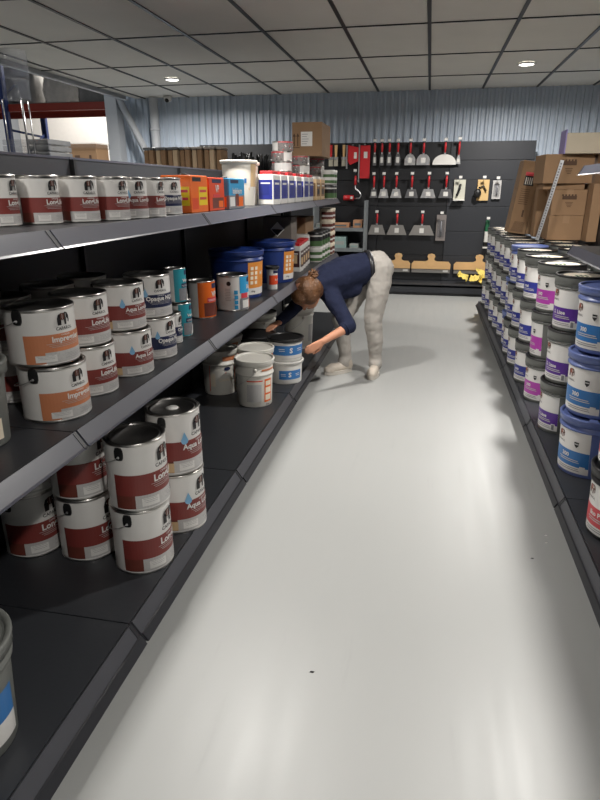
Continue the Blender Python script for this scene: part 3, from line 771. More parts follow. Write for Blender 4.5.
def ex(t, sx, sy, sz):
    lab(t, sx, sy, sz, .3, .68, .3, .72, plastic_white)
    m = MB()
    for u in (.06, .18):
        m.box(-sx/2+u*sx, -sx/2+u*sx+.008, -sy/2-.0012, -sy/2, .3*sz, .6*sz, kraft_ink)
        m.prism([(-sx/2+u*sx-.010, .58*sz), (-sx/2+u*sx+.018, .58*sz), (-sx/2+u*sx+.004, .68*sz)], 'y', -sy/2-.0012, -sy/2, kraft_ink)
    m.box(-sx/2+.04*sx, -sx/2+.26*sx, -sy/2-.0012, -sy/2, .25*sz, .27*sz, kraft_ink)
    m.build('arrow_print', t)
    m = MB()
    for k in range(5): m.box(-sx/2+.33*sx, -sx/2+(.5+.03*(k % 3))*sx, -sy/2-.002, -sy/2-.001, (.36+.07*k)*sz, (.375+.07*k)*sz, mgrey)
    m.build('label_text', t)
carton('cardboard_box', 'brown cardboard box with white label and arrows on top of the speckled tins', (-1.10, 5.93, ZU+5*.0736), .27, .48, .28, extra=ex, tape=False)
# bottles / tubs at the far end of the shelves
def shelf_tub(kind, r, h, bodym, lidm, bands):
    t = thing('plastic_jar', 'x', 'jar')
    b = Lathe(); b.lathe([(.0001,0),(r*.95,0),(r,.006),(r,h*.82)], bodym, n=24); b.build('body', t)
    l = Lathe(); l.lathe([(r*1.05,h*.80),(r*1.05,h-.003),(r,h),(.0001,h)], lidm, n=24); l.build('lid', t)
    it = [('r', -r*1.5, r*1.5, v0*h, v1*h, m) for v0, v1, m in bands]
    lbl(it, lambda v: r, -40*D).build('label', t)
    PROTO[kind] = (t, False)
shelf_tub('green_jar', .065, .13, plastic_white, plastic_white, [(.1,.7,green),(.3,.5,white)])
shelf_tub('black_green_jar', .065, .13, plastic_white, blackplastic, [(.08,.42,green),(.42,.7,ink)])
shelf_tub('red_jar', .065, .11, cream, cream, [(.1,.7,reddark),(.3,.45,white)])
shelf_tub('wide_tub', .13, .24, ink, plastic_white, [(.1,.5,green),(.55,.75,white)])
shelf_tub('beige_tub', .12, .12, cream, cream, [(.1,.7,redlogo),(.3,.5,cream)])
index_kids()
n = 0
words = ['nearest', 'second', 'third', 'fourth']
for i in range(3):
    place('wide_tub', (-1.08, 5.52+.28*i, ZM), f'{words[i]} of the white-lidded dark tubs past the red-capped canisters', 'tub', 'dark tubs at the far end of the middle shelf')
for i in range(4):
    for k in range(2):
        place('black_green_jar' if k else 'green_jar', (-.975, 5.45+.15*i, ZM+.1306*k), f'{["green-labelled white-lidded","green-labelled black-lidded"][k]} jar, {words[i]} along the far end of the middle shelf', 'jar', 'jars at the far end of the middle shelf')
for i in range(2):
    for k in range(4):
        place('red_jar', (-.975, 6.06+.14*i, ZM+.1106*k), f'cream and dark red jar, level {words[k]} from below, {["nearer","farther"][i]} column at the shelf end', 'jar', 'cream and red jars at the end of the middle shelf')
for i in range(2):
    for k in range(2):
        place('black_green_jar' if k == 0 else 'green_jar', (-.955, 6.0+.14*i-.0*k, ZU+.1306*k), f'{["black-lidded","white-lidded"][k]} green-labelled jar, {words[i]} at the far end of the top shelf', 'jar', 'jars at the far end of the top shelf')
for i in range(2):
    for k in range(2):
        place('beige_tub', (-1.27, 6.0-.27*i, ZM+.1206*k+.0), f'beige tub with brick label, {["lower","upper"][k]}, {["farther","nearer"][i]} stack in the back of the far middle shelf', 'tub', 'beige tubs at the far end')
def hz(t, sx, sy, sz):
    q = MB(); s = .055; c = .55*sz
    q.prism([(-s, c), (0, c-s), (s, c), (0, c+s)], 'y', -sy/2-.001, -sy/2, white)
    q.prism([(-s*.85, c), (0, c-s*.85), (s*.85, c)], 'y', -sy/2-.002, -sy/2-.001, ink); q.build('hazard_diamond', t)
carton('cardboard_box', 'grey-brown carton with a diamond hazard mark under the top shelf', (-1.12, 4.72, ZM+.2206), .22, .2, .2, m=mat('grey_carton', lin('#6d655e'), .8), extra=hz, tape=False)
carton('cardboard_box', 'plain brown carton resting on the white-lidded tubs near the shelf end', (-1.165, 5.66, ZM+.2406), .2, .4, .14, tape=False)

# ------------------------------------------------------------------ right shelf: three-high stacks of buckets
g = 'paint buckets stacked on the right shelf'
ordn = ['first', 'second', 'third', 'fourth', 'fifth', 'sixth', 'seventh', 'eighth', 'ninth', 'tenth', 'eleventh', 'twelfth', 'thirteenth', 'fourteenth']
lev = ['bottom', 'middle', 'top']
desc = {'red_p': 'black bucket with red label', 'blue_300': 'slate blue bucket with blue label', 'purple_lisse': 'grey bucket with purple label',
        'magenta_300': 'grey bucket with magenta label', 'navy_mat': 'grey bucket with navy label', 'blue_lid_navy': 'blue-lidded bucket with navy label'}
cols = [(.798, 2.21, 'red_p', 2), (.806, 2.79, 'blue_300', 3), (.795, 3.30, 'purple_lisse', 3), (.787, 3.80, 'magenta_300', 3), (.772, 4.19, 'navy_mat', 3), (.775, 4.62, 'navy_mat', 3)]
y = 4.62
for k in range(8):
    y += .315
    cols.append((.785+.008*((k*3) % 4-1), y, 'blue_lid_navy' if k in (0,) else 'navy_mat', 3))
for i, (x, y, kind, nl) in enumerate(cols):
    for k in range(nl):
        kk = kind
        if kind == 'navy_mat' and i == 7 and k < 2: kk = 'blue_lid_navy'
        if kind == 'blue_lid_navy' and k < 2: kk = 'navy_mat'
        hh = .2885 if kind == 'blue_300' else .2806
        place(kk, (x+random.uniform(-.004, .004), y+random.uniform(-.004, .004), ZB+k*hh), f'{desc[kk]}, {lev[k]} of the {ordn[i]} right-hand stack from the near end', 'bucket', g, (random.uniform(-5, 5)+(-22 if (i, k) in ((3, 1),) else 0))*D)
g2 = 'second row of buckets on the right shelf'
rows2 = [(2.56, 'blue_300'), (3.10, 'purple_lisse'), (3.46, 'magenta_300'), (3.78, 'magenta_300'), (4.10, 'navy_mat'), (4.42, 'navy_mat'), (4.74, 'navy_mat'), (5.06, 'navy_mat'), (5.38, 'navy_mat'), (5.70, 'navy_mat')]
for i, (y, kind) in enumerate(rows2[1:]):
    for k in range(3):
        place(kind, (1.075, y, ZB+k*.2806), f'{desc[kind]}, {lev[k]} of the {ordn[i]} inner-row stack on the right', 'bucket', g2, random.uniform(-9, 9)*D)
# cartons standing on the bucket lids
ZL = ZB+3*.2806
def print_block(t, sx, sy, sz):
    m = MB()
    cx = 0
    m.box(-.055, .055, -sy/2-.001, -sy/2, .62*sz, .76*sz, kraft_ink)
    for k in range(5): m.box(-.06+.024*k, -.045+.024*k, -sy/2-.001, -sy/2, .76*sz, .82*sz, kraft_ink)
    for k in range(4): m.box(-.03+.006*k, .03-.004*k, -sy/2-.001, -sy/2, (.50-.055*k)*sz, (.52-.055*k)*sz, kraft_ink)
    m.build('printed_mark', t)
carton('cardboard_box', 'plain brown carton, lowest of the stack on the right bucket lids', (1.112, 5.6, ZL), .265, .26, .195, group='cartons on the right bucket stacks')
carton('cardboard_box', 'printed brown carton, second of the stack on the right bucket lids', (1.115, 5.6, ZL+.196), .262, .26, .20, extra=print_block, group='cartons on the right bucket stacks')
carton('cardboard_box', 'large printed carton on top of the right carton stack', (1.06, 5.6, ZL+.397+.045), .38, .3, .22, m=kraft, extra=print_block, rot=(0,0,.1), group='cartons on the right bucket stacks')
carton('cardboard_box', 'flat dark carton squeezed under the large top carton', (1.06, 5.6, ZL+.3965), .32, .24, .045, m=kraft, group='cartons on the right bucket stacks', tape=False)
carton('cardboard_box', 'small brown carton between the leaning cartons and the carton stack', (1.0, 5.87, ZL), .16, .16, .42, group='cartons on the right bucket stacks', tape=False)
carton('cardboard_box', 'wide brown carton at the right frame edge beyond the top shelf', (1.385, 5.5, ZL+.397+.045), .2, .4, .22, m=kraft_l, group='cartons on the right bucket stacks', tape=False)
for x0 in (1.30,):
    carton('cardboard_box', 'carton tower at the right back panel carrying the wide carton', (1.287, 5.5, ZL), .075, .38, .441, m=blackplastic if False else kraft, tape=False)
t = thing('storage_box', 'cream box with a lavender side on top of the right cartons', 'box', (1.19, 5.5, ZL+.397+.045+.2206))
MB().box(-.17, .34, -.1, .1, 0, .15, creamcard, c=.003).build('body', t)
MB().box(-.178, -.1705, -.1, .12, -.0, .175, lavender).build('side_panel', t)
lean = 7*D
def flatbox(i, x, w, label, pr=False):
    t = thing('flat_carton', label, 'box', (x, 6.2, ZL+w*sin(7*D)+.001), 0, 'flat cartons leaning on the right buckets')
    t.rotation_euler = (0, lean, 0)
    MB().box(0, w, -.14, .14, 0, .63, kraft, c=.003).build('carton_body', t)
    if pr:
        p = MB(); p.box(.04, .125, -.1412, -.1402, .42, .53, ink).box(.04, .125, -.1414, -.1404, .505, .535, redp)
        for k in range(4): p.box(.05+.017*k, .058+.017*k, -.142, -.141, .43, .49, plastic_white)
        p.box(.085, .10, -.1412, -.1402, .15, .21, kraft_ink)
        for k in range(10): p.box(.02+.002*k, .13, -.1412, -.1402, .02+.009*k, .023+.009*k, kraft_ink)
        for k in range(8): p.box(.03, .11, -.1412, -.1402, .26+.018*k, .264+.018*k, kraft_ink)
        p.build('printed_mark', t)
    return t
flatbox(0, .735, .155, 'leaning flat carton with printed red and black picture, leftmost of three', True)
flatbox(1, .8925, .06, 'leaning flat brown carton, middle one of three')
flatbox(2, .9545, .06, 'leaning flat brown carton, rightmost of three')
b = MB(); b.box(-.014, .014, -.002, .002, 0, .62, steel).box(-.014, -.012, -.008, .002, 0, .62, steel).box(.012, .014, -.008, .002, 0, .62, steel)
for k in range(28): b.box(-.006, .006, -.0035, -.002, .02+k*.021, .032+k*.021, mgrey)
o = b.build('metal_profile'); o.location = (.885, 5.36, ZL+.006); o.rotation_euler = (-.03, 11*D, 0); tag(o, 'perforated metal profile leaning against the cartons on the right', 'profile')

# ------------------------------------------------------------------ things behind the left shelving
g = 'kraft sleeves with plastic tops'
for i in range(13):
    x = -2.74+.062*i
    t = thing('paper_sleeve', f'upright brown kraft sleeve, {["first","second","third","fourth","fifth","sixth","seventh","eighth","ninth","tenth","eleventh","twelfth","thirteenth"][i]} from the left behind the shelving', 'packaging', (x, 6.0-.03*(i % 2), 1.50), 0, g)
    b = MB().box(-.024, .024, -.1, .1, 0, .245, (kraft, kraft_l, mat('pale_kraft', lin('#b9a284'), .8))[i % 3], c=.008); b.build('sleeve', t)
    MB().box(-.029, .029, -.11, .11, .246, .272, (smoke if i < 7 else mat('milky_wrap', lin('#9a938a'), .3)), c=.01).build('plastic_top', t)
for i, (x, y, s) in enumerate(((-1.82, 6.12, .8), (-1.72, 5.78, .8), (-1.62, 6.12, .8))):
    t = thing('black_brush_bundle', f'black bristly bundle, {["left","middle","right"][i]} one behind the top shelf', 'brush', (x, y, 1.50), 0, 'black bundles behind the top shelf')
    random.seed(i)
    b = MB()
    for k in range(46):
        an = random.uniform(0, 2*pi); r = random.uniform(.02, .1)*s; hh = random.uniform(.17, .27)*s
        b.tube([(cos(an)*r*.5, sin(an)*r*.5, .02), (cos(an)*r, sin(an)*r, hh*.6), (cos(an)*r*1.3, sin(an)*r*1.3, hh)], .009, blackplastic, n=5)
    b.build('bristles', t); q = Lathe(); q.lathe([(.0001,0),(.05*s,0),(.055*s,.07),(.0001,.08)], blackplastic, n=16); q.build('base', t)
# wrapped carton and clear trays
def film(t, sx, sy, sz):
    MB().box(-sx/2-.012, sx/2+.012, -sy/2-.012, sy/2+.012, sz-.03, sz+.006, clear, c=.008).build('plastic_film', t)
    lab(t, sx, sy, sz, .2, .38, .35, .6, kraft_ink, 'printed_mark'); lab(t, sx, sy, sz, .72, .8, .3, .6, kraft_ink, 'printed_mark')
carton('cardboard_box', 'film-wrapped brown carton behind the left shelving near the column', (-2.27, 4.0, 1.50), .20, .16, .175, extra=film, tape=False)
for i, (x, w) in enumerate(((-2.40, .15), (-2.235, .15))):
    t = thing('plastic_tray_stack', f'{["clear","dark smoky"][i]} stack of plastic trays behind the left shelving', 'tray', (x, 3.5, 1.50), 0, 'plastic trays behind the left shelving')
    for k in range(5): MB().box(-w/2+.002*k, w/2-.002*k, -.12, .12, .034*k+.001, .034*k+.031, clear if i == 0 else smoke, c=.006).build('tray', t)
t = thing('clear_display_tube', 'tall clear plastic display of jars at the upper left, before the red beam', 'display', (-2.27, 3.3, 1.50))
for k, (z0, z1, r) in enumerate(((.36, .46, .07), (.47, .60, .075))):
    q = Lathe(); q.lathe([(.0001,z0),(r,z0),(r,z0),(r*1.02,z0+.01),(r,z1),(r,z1),(.0001,z1)], clear, n=24); q.build('jar', t)
for x, y in ((-.06, -.05), (.06, -.05), (-.02, .06), (.03, .05)):
    q = MB(); q.tube([(x, y, 0), (x, y, .36)], .004, wire, n=6); q.build('rod', t)
# warehouse pallet rack
t = thing('pallet_rack', 'warehouse pallet rack with red beams and blue uprights beyond the ceiling edge', 'rack', (-6.6, 10.63, 0))
for y in (-.5, .5): MB().box(-2.3, 1.75, y-.025, y+.025, 2.63, 2.745, redsteel).build('beam', t)
for y in (-.54, .54): MB().box(-.65, -.55, y-.035, y+.035, 0, 3.9, bluesteel).build('upright', t)
for z0, z1 in ((1.7, 2.35), (2.35, 2.30), (2.9, 3.5)):
    b = MB(); b.tube([(-.6, -.5, z0), (-.6, .5, z1)], .02, bluesteel, n=6); b.build('brace', t)
MB().box(-2.3, 1.75, -.47, .47, 2.745, 2.765, mat('rack_board', lin('#6a6560'), .8)).build('deck', t)
g = 'wrapped goods on the pallet rack'
random.seed(11)
for i, (x, w, h, m, lb) in enumerate(((-7.9, .5, .6, smoke, 'dark wrapped bale at the far left of the red rack beam'), (-7.2, .7, .62, mat('silver_wrap', lin('#8d8b88'), .25, var=.4, scale=8, bump=.6, bscale=14), 'shiny silver-wrapped bale on the rack above the blue upright'),
        (-6.40, .56, .55, smoke, 'black wrapped roll on the rack, right of the silver bale'), (-5.78, .5, .4, MATS['silver_wrap'], 'pale wrapped bale on the rack toward the column'), (-5.25, .40, .26, smoke, 'low dark wrapped parcel on the rack by the column'))):
    bm = bmesh.new(); bmesh.ops.create_cube(bm, size=1)
    bmesh.ops.subdivide_edges(bm, edges=bm.edges[:], cuts=6, use_grid_fill=True)
    for v in bm.verts:
        p = v.co.copy(); q = p.normalized()*.62; p = p.lerp(q, .3); p.x *= w; p.y *= .5; p.z = (p.z+.5)*h
        nn = noise.noise_vector(v.co*3+Vector((i*3, 0, 0)))*.03; p += nn
        p.z = max(p.z, 0.002); v.co = p
    me = bpy.data.meshes.new('wrapped_bale'); bm.to_mesh(me); bm.free(); me.materials.append(m)
    for p in me.polygons: p.use_smooth = True
    o = bpy.data.objects.new('wrapped_bale', me); col.objects.link(o); o.location = (x, 10.7, 2.766); tag(o, lb, 'bale', g)
# ------------------------------------------------------------------ tools on the display wall; local frame: hook point at origin, tool hangs down, faces -y
YT = 8.896
def hook(t, w=.05):
    b = MB(); b.tube([(0, .0, .005), (0, -.10, .0), (0, -.115, .012)], .003, wire, n=6)
    b.box(-w/2, w/2, -.119, -.116, .0, .05, clear).box(-w/2+.004, w/2-.004, -.1195, -.119, .012, .042, plastic_white)
    b.build('hook', t)
def taper(b, w0, w1, z0, z1, y0, y1, m, bulge=0):
    n = 8; pts = []
    for i in range(n+1):
        s = i/n; w = (w0+(w1-w0)*s)/2
        pts.append((w+bulge*sin(pi*s), z0+(z1-z0)*s))
    poly = pts+[(-x, z) for x, z in pts[::-1]]
    b.prism(poly, 'y', y0, y1, m); return b
def scraper(loc, w, h, hh, label, group, kind='trap', m=steel, nm='putty_knife', tagm=plastic_white, hm=redplastic, htop=.0):
    t = thing(nm, label, 'scraper', loc, 0, group)
    hook(t, min(.05, w*.6+.015))
    b = MB(); zt = -.004
    b.tube([(0, -.05, zt), (0, -.05, zt-hh*.3), (0, -.05, zt-hh*.9)], [.011, .015, .010], hm, n=8); b.build('handle', t)
    c = MB(); c.box(-.012, .012, -.056, -.044, zt-hh-.006, zt-hh*.85, steel); c.build('tang', t)
    zb = zt-hh; c = MB()
    if kind == 'trap': taper(c, w, w*.62, zb-h, zb, -.052, -.049, m)
    elif kind == 'round':
        poly = [(w/2*cos(pi*i/14), zb-h+h*sin(pi*i/14)) for i in range(15)]
        poly = [(w/2, zb-h-.012)]+poly+[(-w/2, zb-h-.012)]; c.prism(poly, 'y', -.052, -.049, m)
    elif kind == 'oval':
        poly = [(w/2, zb-h)]+[(w/2*(1-.55*(i/6)**2), zb-h*.55+h*.55*i/6) for i in range(7)]; poly = poly+[(-x, z) for x, z in poly[::-1]]; c.prism(poly, 'y', -.052, -.049, m)
    c.build('blade', t)
    MB().box(-min(.03, w*.28), min(.03, w*.28), -.0535, -.0522, zb-h*.78, zb-h*.3, tagm).build('price_sticker', t)
    return t
def wx(px): return (px-435.2)/600*.943*0+0   # unused
R1 = [(-.767,'narrow'),(-.67,'narrow'),(-.57,'narrow'),(-.455,'narrow'),(-.29,'wide'),(-.115,'wide'),(.165,'half'),(.345,'small')]
rown = ['first', 'second', 'third', 'fourth', 'fifth', 'sixth', 'seventh', 'eighth']
for i, (x, k) in enumerate(R1):
    lb = f'{rown[i]} red-handled scraper from the left in the top row of the wall'
    if k == 'narrow': scraper((x, YT, 1.975), .05+.008*i, .15, .13, lb, 'scrapers in the top row', 'oval', m=(mat('dark_steel', (.22,.22,.23), .4, 1.0)))
    elif k == 'wide': scraper((x, YT, 1.975), .145+.03*(i-4), .135, .145, lb+(', bright oval blade' if i == 4 else ', grey oval blade'), 'scrapers in the top row', 'oval')
    elif k == 'half': scraper((x, YT, 1.975), .31, .12, .145, 'large half-round white-steel scraper near the right of the top row', 'scrapers in the top row', 'round', m=plastic_white)
    else: scraper((x, YT, 1.985), .06, .09, .19, 'narrow red-handled tool at the right end of the top row', 'scrapers in the top row', 'trap')
R2 = [(-.762, .105), (-.625, .14), (-.455, .155), (-.245, .18), (-.02, .205), (.213, .195)]
for i, (x, w) in enumerate(R2):
    scraper((x, YT, 1.56), w, .115, .17, f'{rown[i]} trapezoid scraper from the left in the second row', 'trapezoid scrapers in the second row', 'trap', m=steel if i in (1, 4) else MATS['dark_steel'] if i in (0, 3, 5) else steel)
R3 = [(-.70, .25), (-.42, .28), (-.075, .35)]
for i, (x, w) in enumerate(R3):
    scraper((x, YT, 1.065), w, .135, .15, ['left', 'middle', 'right'][i]+' of the three broad grey spatulas in the third row', 'broad spatulas in the third row', 'trap', m=(mat('grey_spatula_blade', lin('#8b8884'), .4, .3)))
R4 = [(-.375, .34, 'left'), (.085, .54, 'middle'), (.74, .68, 'right')]
for x, w, s in R4:
    t = thing('wooden_trowel', f'{s} of the three wide wooden-backed trowels above the low plinth', 'trowel', (x, YT, .0), 0, 'wooden-backed trowels in the bottom row')
    b = MB(); zc = .315
    poly = [(-w/2, zc), (w/2, zc), (w/2, zc+.07), (w/2-.03, zc+.105), (.08, zc+.105), (.045, zc+.12), (.042, zc+.145), (.055, zc+.17), (.045, zc+.2), (0, zc+.212), (-.045, zc+.2), (-.055, zc+.17), (-.042, zc+.145), (-.045, zc+.12), (-.08, zc+.105), (-w/2+.03, zc+.105), (-w/2, zc+.07)]
    b.prism(poly, 'y', -.04, -.015, wood); b.build('wooden_back', t)
    MB().box(-w/2+.004, w/2-.004, -.03, -.027, zc-.055, zc+.01, MATS['grey_spatula_blade']).build('blade', t)
    MB().box(w/2-.1, w/2-.03, -.0315, -.0305, zc-.04, zc-.01, plastic_white).build('price_sticker', t)
    q = MB(); q.tube([(0, 0, zc+.19), (0, -.055, zc+.19)], .006, wire, n=6); q.build('hook', t)
def blister(loc, w, h, label, cardm, inner, nm='blister_pack', d=.05):
    t = thing(nm, label, 'pack', loc)
    hook(t, .05)
    MB().box(-w/2, w/2, -.030, -.026, -h, -.004, cardm, c=.001).build('card', t)
    inner(t, w, h); return t
def inn1(t, w, h):
    b = MB(); b.tube([(.01, -.045, -.06), (0, -.05, -h*.45), (-.03, -.045, -h*.8)], .016, blackplastic, n=8); b.build('tool', t)
    MB().box(-w*.5, w*.5, -.10, -.026, -h-.002, -h+.012, plastic_white).build('blister_foot', t)
blister((.392, YT, 1.51), .15, .27, 'white card pack with a black cutter, second row beside the scrapers', mat('pale_card', lin('#c4c3b4'), .6), inn1)
def inn2(t, w, h):
    b = MB(); b.ball((-.07, -.07, -h*.66), (.05, .04, .06), blackplastic); b.tube([(-.06, -.06, -h*.4), (.0, -.05, -h*.3), (.04, -.05, -h*.55)], .01, blackplastic, n=6); b.build('brush', t)
blister((.70, YT, 1.51), .15, .27, 'tan card pack with a round black brush hanging right of the white one', mat('tan_card', lin('#d3b27a'), .6), inn2)
def inn3(t, w, h):
    MB().box(-w*.36, w*.36, -.05, -.03, -h*.85, -h*.2, clear, c=.004).build('blister', t)
    b = MB(); b.tube([(0, -.04, -h*.25), (0.004, -.04, -h*.8)], .012, mgrey, n=6); b.build('tool', t)
blister((.875, YT, 1.50), .11, .24, 'small grey blister pack at the right of the second row', lgrey, inn3)
blister((.185, YT, 1.055), .13, .35, 'long clear blister pack beside the broad spatulas', mat('smoky_card', lin('#7d7673'), .4), inn3)
t = thing('sealant_tube', 'green and white tube hanging low on the right of the wall', 'tube', (.80, YT, .99))
hook(t, .05)
q = Lathe(); q.lathe([(.028,-.15),(.026,-.02),(.022,-.004),(.0001,-.004)], dgreen, n=16, center=(0,-.05,0)); q.build('upper_body', t)
q = Lathe(); q.lathe([(.028,-.29),(.028,-.15)], plastic_white, n=16, center=(0,-.05,0)); q.lathe([(.0001,-.36),(.012,-.35),(.02,-.30),(.028,-.29)], blackplastic, n=16, center=(0,-.05,0)); q.build('lower_body', t)
MB().box(-.035, .055, -.07, -.04, -.375, -.355, plastic_white).build('foot', t)
# red saws and rollers on the left part of the display
def hang(nm, label, cat, loc, group=None): return thing(nm, label, cat, loc, 0, group)
t = hang('red_sleeve', 'shorter red packaged tool at the left of the display wall', 'pack', (-1.07, YT, 1.95))
b = MB(); b.prism([(-.065,-.0),(.085,-.03),(.085,-.2),(-.03,-.25),(-.065,-.2)], 'y', -.07, -.04, redplastic); b.build('sleeve', t)
MB().box(-.085, -.068, -.08, -.04, -.30, .0, steel).build('blade', t); MB().box(.02, .06, -.072, -.0705, -.17, -.09, plastic_white).build('price_sticker', t); MB().box(-.01, .01, -.08, 0, -.01, .01, wire).build('hook', t)
t = hang('red_sleeve', 'long red packaged tool right of the shorter red one', 'pack', (-.905, YT, 1.955))
MB().box(-.06, .075, -.07, -.04, -.43, -.01, redplastic, c=.004).build('sleeve', t); MB().box(-.08, -.065, -.075, -.04, -.48, .0, steel).build('blade', t); MB().box(-.01, .04, -.072, -.0705, -.17, -.09, plastic_white).build('price_sticker', t); MB().box(-.01, .01, -.08, 0, -.01, .01, wire).build('hook', t)
t = hang('paint_roller', 'red-handled paint roller with cranked grey arm on the left of the display', 'roller', (-1.02, YT, 1.60))
hook(t, .05); b = MB(); b.tube([(0, -.05, -.04), (0, -.05, -.16)], [.013, .020], redplastic, n=10); b.build('handle', t)
b = MB(); b.tube([(0, -.05, -.16), (.0, -.05, -.21), (.06, -.05, -.25), (.085, -.05, -.30), (.06, -.05, -.335), (-.02, -.05, -.34)], .009, steel, n=8); b.build('arm', t)
b = MB(); b.tube([(-.16, -.05, -.33), (-.02, -.05, -.33)], .035, redplastic, n=16); b.box(-.06, -.03, -.09, -.083, -.345, -.31, plastic_white); b.build('roller_sleeve', t)
for i, (x, hm) in enumerate(((-1.37, redplastic), (-1.30, wood), (-1.19, wood))):
    t = hang('paint_brush', f'{["red-handled","wooden-handled, left","wooden-handled, right"][i]} paint brush at the left edge of the display wall', 'brush', (x, YT, 1.955), 'paint brushes on the display wall')
    b = MB(); taper(b, .028, .04, -.15, .0, -.06, -.045, hm); b.build('handle', t); MB().box(-.03, .03, -.065, -.04, -.185, -.15, steel).build('ferrule', t); MB().box(-.028, .028, -.062, -.043, -.27, -.185, mat('pale_bristle', lin('#a8a292'), .9)).build('bristles', t)
    MB().box(-.004, .004, -.06, 0, -.02, -.012, wire).build('hook', t)
# stepped grey side shelf at the left end of the display with packed goods
t = thing('side_shelf', 'grey steel side shelf with boxes at the left end of the display', 'shelf', (-1.1, 8.62, 0))
gs = mat('grey_shelf_steel', lin('#7b8082'), .5)
for z in (.30, .62, .89): MB().box(-.42, .25, -.2, .2, z-.045, z, gs).build('shelf', t)
for x in (-.44, .255): MB().box(x, x+.018, -.2, .2, 0, 1.24, gs).build('side_panel', t)
g = 'small packs on the grey side shelf'
k = 0
packc = [mat('aqua_pack', lin('#8da6a3'), .6), mat('peach_pack', lin('#b98a68'), .6), mat('dull_white_pack', lin('#9fa39f'), .6), mat('slate_pack', lin('#5d6a70'), .6)]
for z, items in ((.62, ((-1.38, .2, .16, 0), (-1.17, .17, .15, 0), (-.97, .12, .06, 2))), (.89, ((-1.40, .22, .05, 2), (-1.16, .22, .06, 1), (-.93, .12, .1, 1))), (.30, ((-1.30, .3, .12, 3), (-1.0, .22, .1, 2)))):
    for x, w, h, c in items:
        lb = ['pale aqua pack, left, lower bay of the grey side shelf', 'pale aqua pack, middle, lower bay of the grey side shelf', 'flat dull white pack, right, lower bay of the side shelf', 'flat dull pack, left, upper bay of the side shelf',
              'flat peach pack, middle, upper bay of the side shelf', 'peach pack, right, upper bay of the side shelf', 'slate pack low in the side shelf', 'dull white pack low in the side shelf'][k]; k += 1
        tt = thing('small_pack', lb, 'pack', (x, 8.55, z), 0, g)
        MB().box(-w/2, w/2, -.1, .1, 0, h, packc[c], c=.004).build('box_body', tt)
        MB().box(-w/2*.7, w/2*.7, -.1012, -.1002, h*.3, h*.6, packc[(c+2) % 4]).build('label', tt)
# yellow chamois bundle and gloves on the plinth
t = thing('chamois_bundle', 'crumpled yellow chamois cloths piled on the low plinth', 'cloth', (.66, 8.66, .15))
for i, (x, y, z, rx, ry, s) in enumerate(((-.13, 0, .07, .3, .8, .10), (.03, -.02, .06, -.2, -.3, .09), (.13, .02, .08, .5, -1.1, .12), (.16, -.03, .04, 0, .3, .1))):
    bm = bmesh.new(); bmesh.ops.create_grid(bm, x_segments=14, y_segments=14, size=1)
    for v in bm.verts:
        n_ = noise.noise(v.co*2.3+Vector((i*4, 0, 0)))*.5
        v.co.z = n_+.35*sin(v.co.x*3+i)
        v.co.x *= .8
    bmesh.ops.solidify(bm, geom=bm.faces[:], thickness=.12)
    me = bpy.data.meshes.new('cloth'); bm.to_mesh(me); bm.free(); me.materials.append(chamois)
    for p in me.polygons: p.use_smooth = True
    o = bpy.data.objects.new('cloth', me); col.objects.link(o); o.parent = t; o.location = (x, y, z+.03); o.rotation_euler = (rx, ry, i); o.scale = (s, s*.8, s*.6)
bpy.context.view_layer.update()
low = min((c.matrix_world @ v.co).z for c in bpy.data.objects if c.parent == t for v in c.data.vertices)
t.location.z += .1515-low
# remove unused prototypes
for k, (p, used) in PROTO.items():
    if not used:
        for c in list(children(p)): bpy.data.objects.remove(c)
        bpy.data.objects.remove(p)
# ------------------------------------------------------------------ person
def V(*a): return Vector(a)
def blob_mesh(name, chains, m, voxel=.008, smooth=6, extra=None, disp=0):
    """chains: list of [(point, radius or (rx,ry,rz)), ...]; dense ellipsoids are fused into one continuous skin"""
    mb = MB(); mb.keep = True
    for ch in chains:
        if len(ch) == 1:
            p, r = ch[0]; mb.ball(tuple(p), r, m, n=20); continue
        for (p0, r0), (p1, r1) in zip(ch, ch[1:]):
            p0 = Vector(p0); p1 = Vector(p1)
            ra = Vector(r0 if isinstance(r0, (tuple, list)) else (r0,)*3); rb = Vector(r1 if isinstance(r1, (tuple, list)) else (r1,)*3)
            st = max(2, int((p1-p0).length/(min(min(ra), min(rb))*.22))+1)
            for i in range(st+1):
                s = i/st; p = p0.lerp(p1, s); r = ra.lerp(rb, s); mb.ball(tuple(p), tuple(r), m, n=14)
    if extra: extra(mb)
    o = mb.build(name)
    md = o.modifiers.new('r', 'REMESH'); md.mode = 'VOXEL'; md.voxel_size = voxel; md.use_smooth_shade = True
    sm = o.modifiers.new('s', 'SMOOTH'); sm.iterations = smooth; sm.factor = .5
    bpy.context.view_layer.update()
    dg = bpy.context.evaluated_depsgraph_get()
    me = bpy.data.meshes.new_from_object(o.evaluated_get(dg)); o.modifiers.clear(); old = o.data; o.data = me; bpy.data.meshes.remove(old)
    me.materials.clear(); me.materials.append(m)
    if disp:
        for v in me.vertices:
            n_ = noise.noise(Vector((v.co.x*9, v.co.y*9, v.co.z*16)))+.5*noise.noise(v.co*34)
            v.co += v.normal*disp*n_
    for p in me.polygons: p.use_smooth = True; p.material_index = 0
    return o
per = thing('person', 'person with a hair bun bending into the shelf, navy jumper, light grey trousers', 'person', (-.45, 4.55, 0))
def adopt(o):
    o.parent = per; o.location = -Vector(per.location); return o
